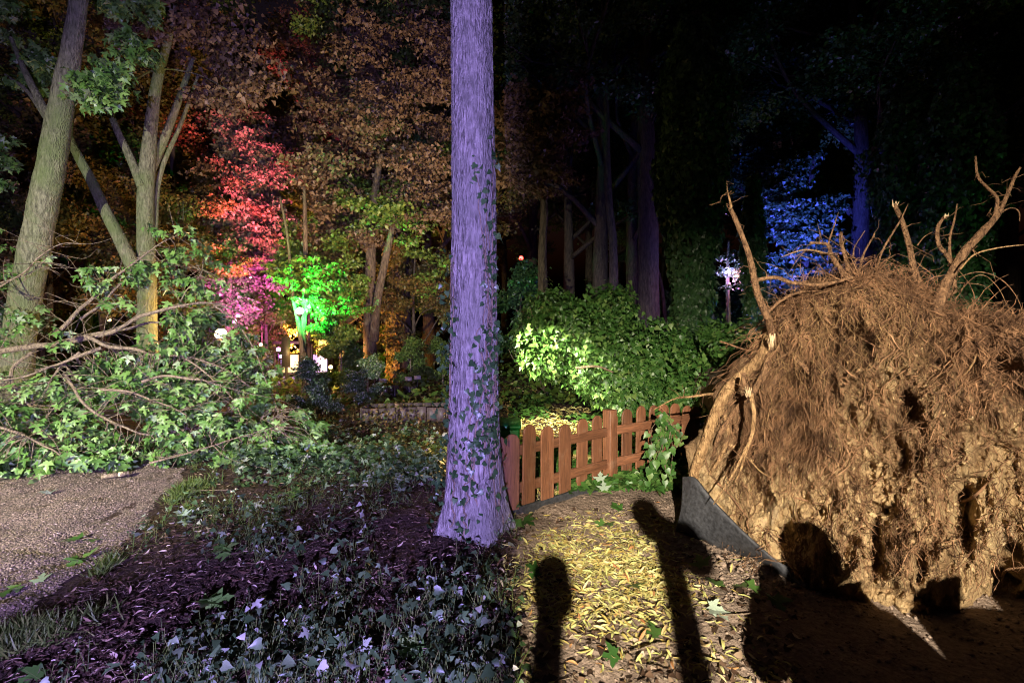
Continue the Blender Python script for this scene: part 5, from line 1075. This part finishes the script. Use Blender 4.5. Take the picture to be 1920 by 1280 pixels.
# twigs on the ground
for lab, pts in [('thin twig lying on the earth left of the wide shadow', [(1345, 1172), (1400, 1166), (1450, 1162)]), ('forked twig on the lumpy earth by the edging', [(1350, 1000), (1375, 1030), (1430, 1040)]), ('long thin twig in the litter right of the path', [(330, 928), (390, 925), (440, 924)]), ('crooked twig on the bare earth near the bottom', [(1180, 1240), (1230, 1222), (1290, 1225)])]:
    q = np.array([[*gp(*p), ground_z(*gp(*p)) + .03] for p in pts]); o = obj('twig', tmesh('twig', [tube(q - q[0], [.005, .004, .002], 5, 14, wob=.02)]), M_twig, None, q[0]); tag(o, lab, 'twig')

# ------------------------------------------------------------------ out of view behind the camera: person, added shadow casters, floodlights
def person(label, loc, rz, H=1.75, arms='phone'):
    s = H / 1.75; J = {'pel': (0, 0, .95), 'wai': (0, 0, 1.12), 'che': (0, .01, 1.36), 'nec': (0, .0, 1.50), 'hea': (0, .02, 1.62), 'top': (0, .01, 1.74)}
    R_ = {'pel': (.15, .11), 'wai': (.14, .10), 'che': (.17, .11), 'nec': (.055, .055), 'hea': (.085, .10), 'top': (.06, .07)}
    E = [('pel', 'wai'), ('wai', 'che'), ('che', 'nec'), ('nec', 'hea'), ('hea', 'top')]
    for sd, n_ in ((-1, 'l'), (1, 'r')):
        J.update({n_ + 'sh': (sd * .19, 0, 1.42), n_ + 'hip': (sd * .10, 0, .90), n_ + 'kn': (sd * .15, .03, .50), n_ + 'an': (sd * .20, -.01, .09), n_ + 'to': (sd * .22, .15, .04)})
        if arms == 'phone': J.update({n_ + 'el': (sd * .27, .14, 1.24), n_ + 'ha': (sd * .09, .34, 1.44)})
        else: J.update({n_ + 'el': (sd * .27, -.02, 1.14), n_ + 'ha': (sd * .28, .08, .88)})
        R_.update({n_ + 'sh': (.075, .075), n_ + 'hip': (.10, .10), n_ + 'kn': (.065, .07), n_ + 'an': (.045, .05), n_ + 'to': (.04, .03), n_ + 'el': (.05, .05), n_ + 'ha': (.035, .04)})
        E += [('che', n_ + 'sh'), (n_ + 'sh', n_ + 'el'), (n_ + 'el', n_ + 'ha'), ('pel', n_ + 'hip'), (n_ + 'hip', n_ + 'kn'), (n_ + 'kn', n_ + 'an'), (n_ + 'an', n_ + 'to')]
    ks = list(J); me = bpy.data.meshes.new('body'); me.from_pydata([tuple(s * c for c in J[k]) for k in ks], [(ks.index(a), ks.index(b)) for a, b in E], [])
    o = obj('person', me, plain_mat('dark_clothes', (.03, .03, .04), .8)); o.location = loc; o.rotation_euler.z = rz
    o.modifiers.new('skin', 'SKIN'); o.modifiers.new('sub', 'SUBSURF').render_levels = 2
    sk_ = me.skin_vertices[0].data
    for k, v in enumerate(ks): sk_[k].radius = tuple(s * c for c in R_[v]); sk_[k].use_root = v == 'pel'
    tag(o, label, 'person'); return o
person('person in dark clothes with raised phone whose wide shadow falls on the earth', (.66, -.6, ground_z(.66, -.6)), -.3, 1.72)
def stand(label, x, y, h, heads, arms=False):  # unseen poles, shaped to throw the slim shadows
    t = thing('shadow_pole', label, 'stand', (x, y, ground_z(x, y)), 'added shadow poles behind the viewer')
    obj('pole', tmesh('pole', [tube([[0, 0, 0], [0, 0, h]], [.036, .028], 10)]), M_black, t)
    if arms: obj('arm', tmesh('arm', [tube([[0, 0, h - .28], [-.05, 0, h - .16], [-.10, 0, h - .07]], [.016, .014, .012], 8, 8)]), M_black, t)
    for hx, hz, hr in heads: obj('head', tmesh('head', [tube([[hx, -.05, hz], [hx, .05, hz]], [hr, hr], 12)]), M_black, t)
stand('added unseen pole whose slim shadow crosses the litter', -.14, -2.2, 2.28, [(-.03, 2.28, .038), (.05, 2.22, .042)])
stand('added unseen pole whose shadow falls by the left end of the fence', -.40, -2.2, 2.14, [(-.10, 2.06, .05), (0, 2.15, .04)], True)
hd = thing('shade_wall', 'added shoulder-high board wall behind the viewer, shading the ground on the right', 'wall', (.89, -.75, 0))  # unseen boards added to keep the lower right ground dark
for k in range(20): o = obj('board', mesh_np('board', *box((0, -.012, -.05), (.143, .012, 1.58 + .09 * U(-1, 1)))), M_plank, hd); o.location = (k * .14, .02 * (k % 2), 0)
def fixture(label, p):
    t = thing('floodlight', label, 'floodlight', (p[0], p[1] - .25, ground_z(p[0], p[1])), 'floodlights behind the viewer')
    obj('mast', tmesh('mast', [tube([[0, 0, 0], [0, 0, p[2] - .05]], [.03, .025], 8)]), M_black, t)
    obj('housing', mesh_np('housing', *box((-.16, -.05, p[2] - .12), (.16, .08, p[2] + .12))), M_black, t); return t
t = fixture('floodlight on a mast behind the viewer, aimed right', FLOOD)
obj('beam_block_top', mesh_np('beam_block_top', *box((-.4, .11 + .25, FLOOD[2] + .001), (.5, .12 + .25, FLOOD[2] + .4))), M_black, t)  # added plate, keeps the beam off the upper trees
obj('beam_block_side', mesh_np('beam_block_side', *box((-.5, .35 + .25, FLOOD[2] - .3), (.0355, .36 + .25, FLOOD[2] + .3))), M_black, t)  # added plate, cuts the beam off from the left half
fixture('floodlight on a mast behind the viewer, aimed left', LKEY); t = fixture('violet floodlight on a mast behind the viewer', VKEY)
obj('beam_block_side', mesh_np('beam_block_side', *box((.003, .30 + .25, VKEY[2] - .25), (.40, .31 + .25, VKEY[2] + .25))), M_black, t)  # added plate, holds the violet light off the right half
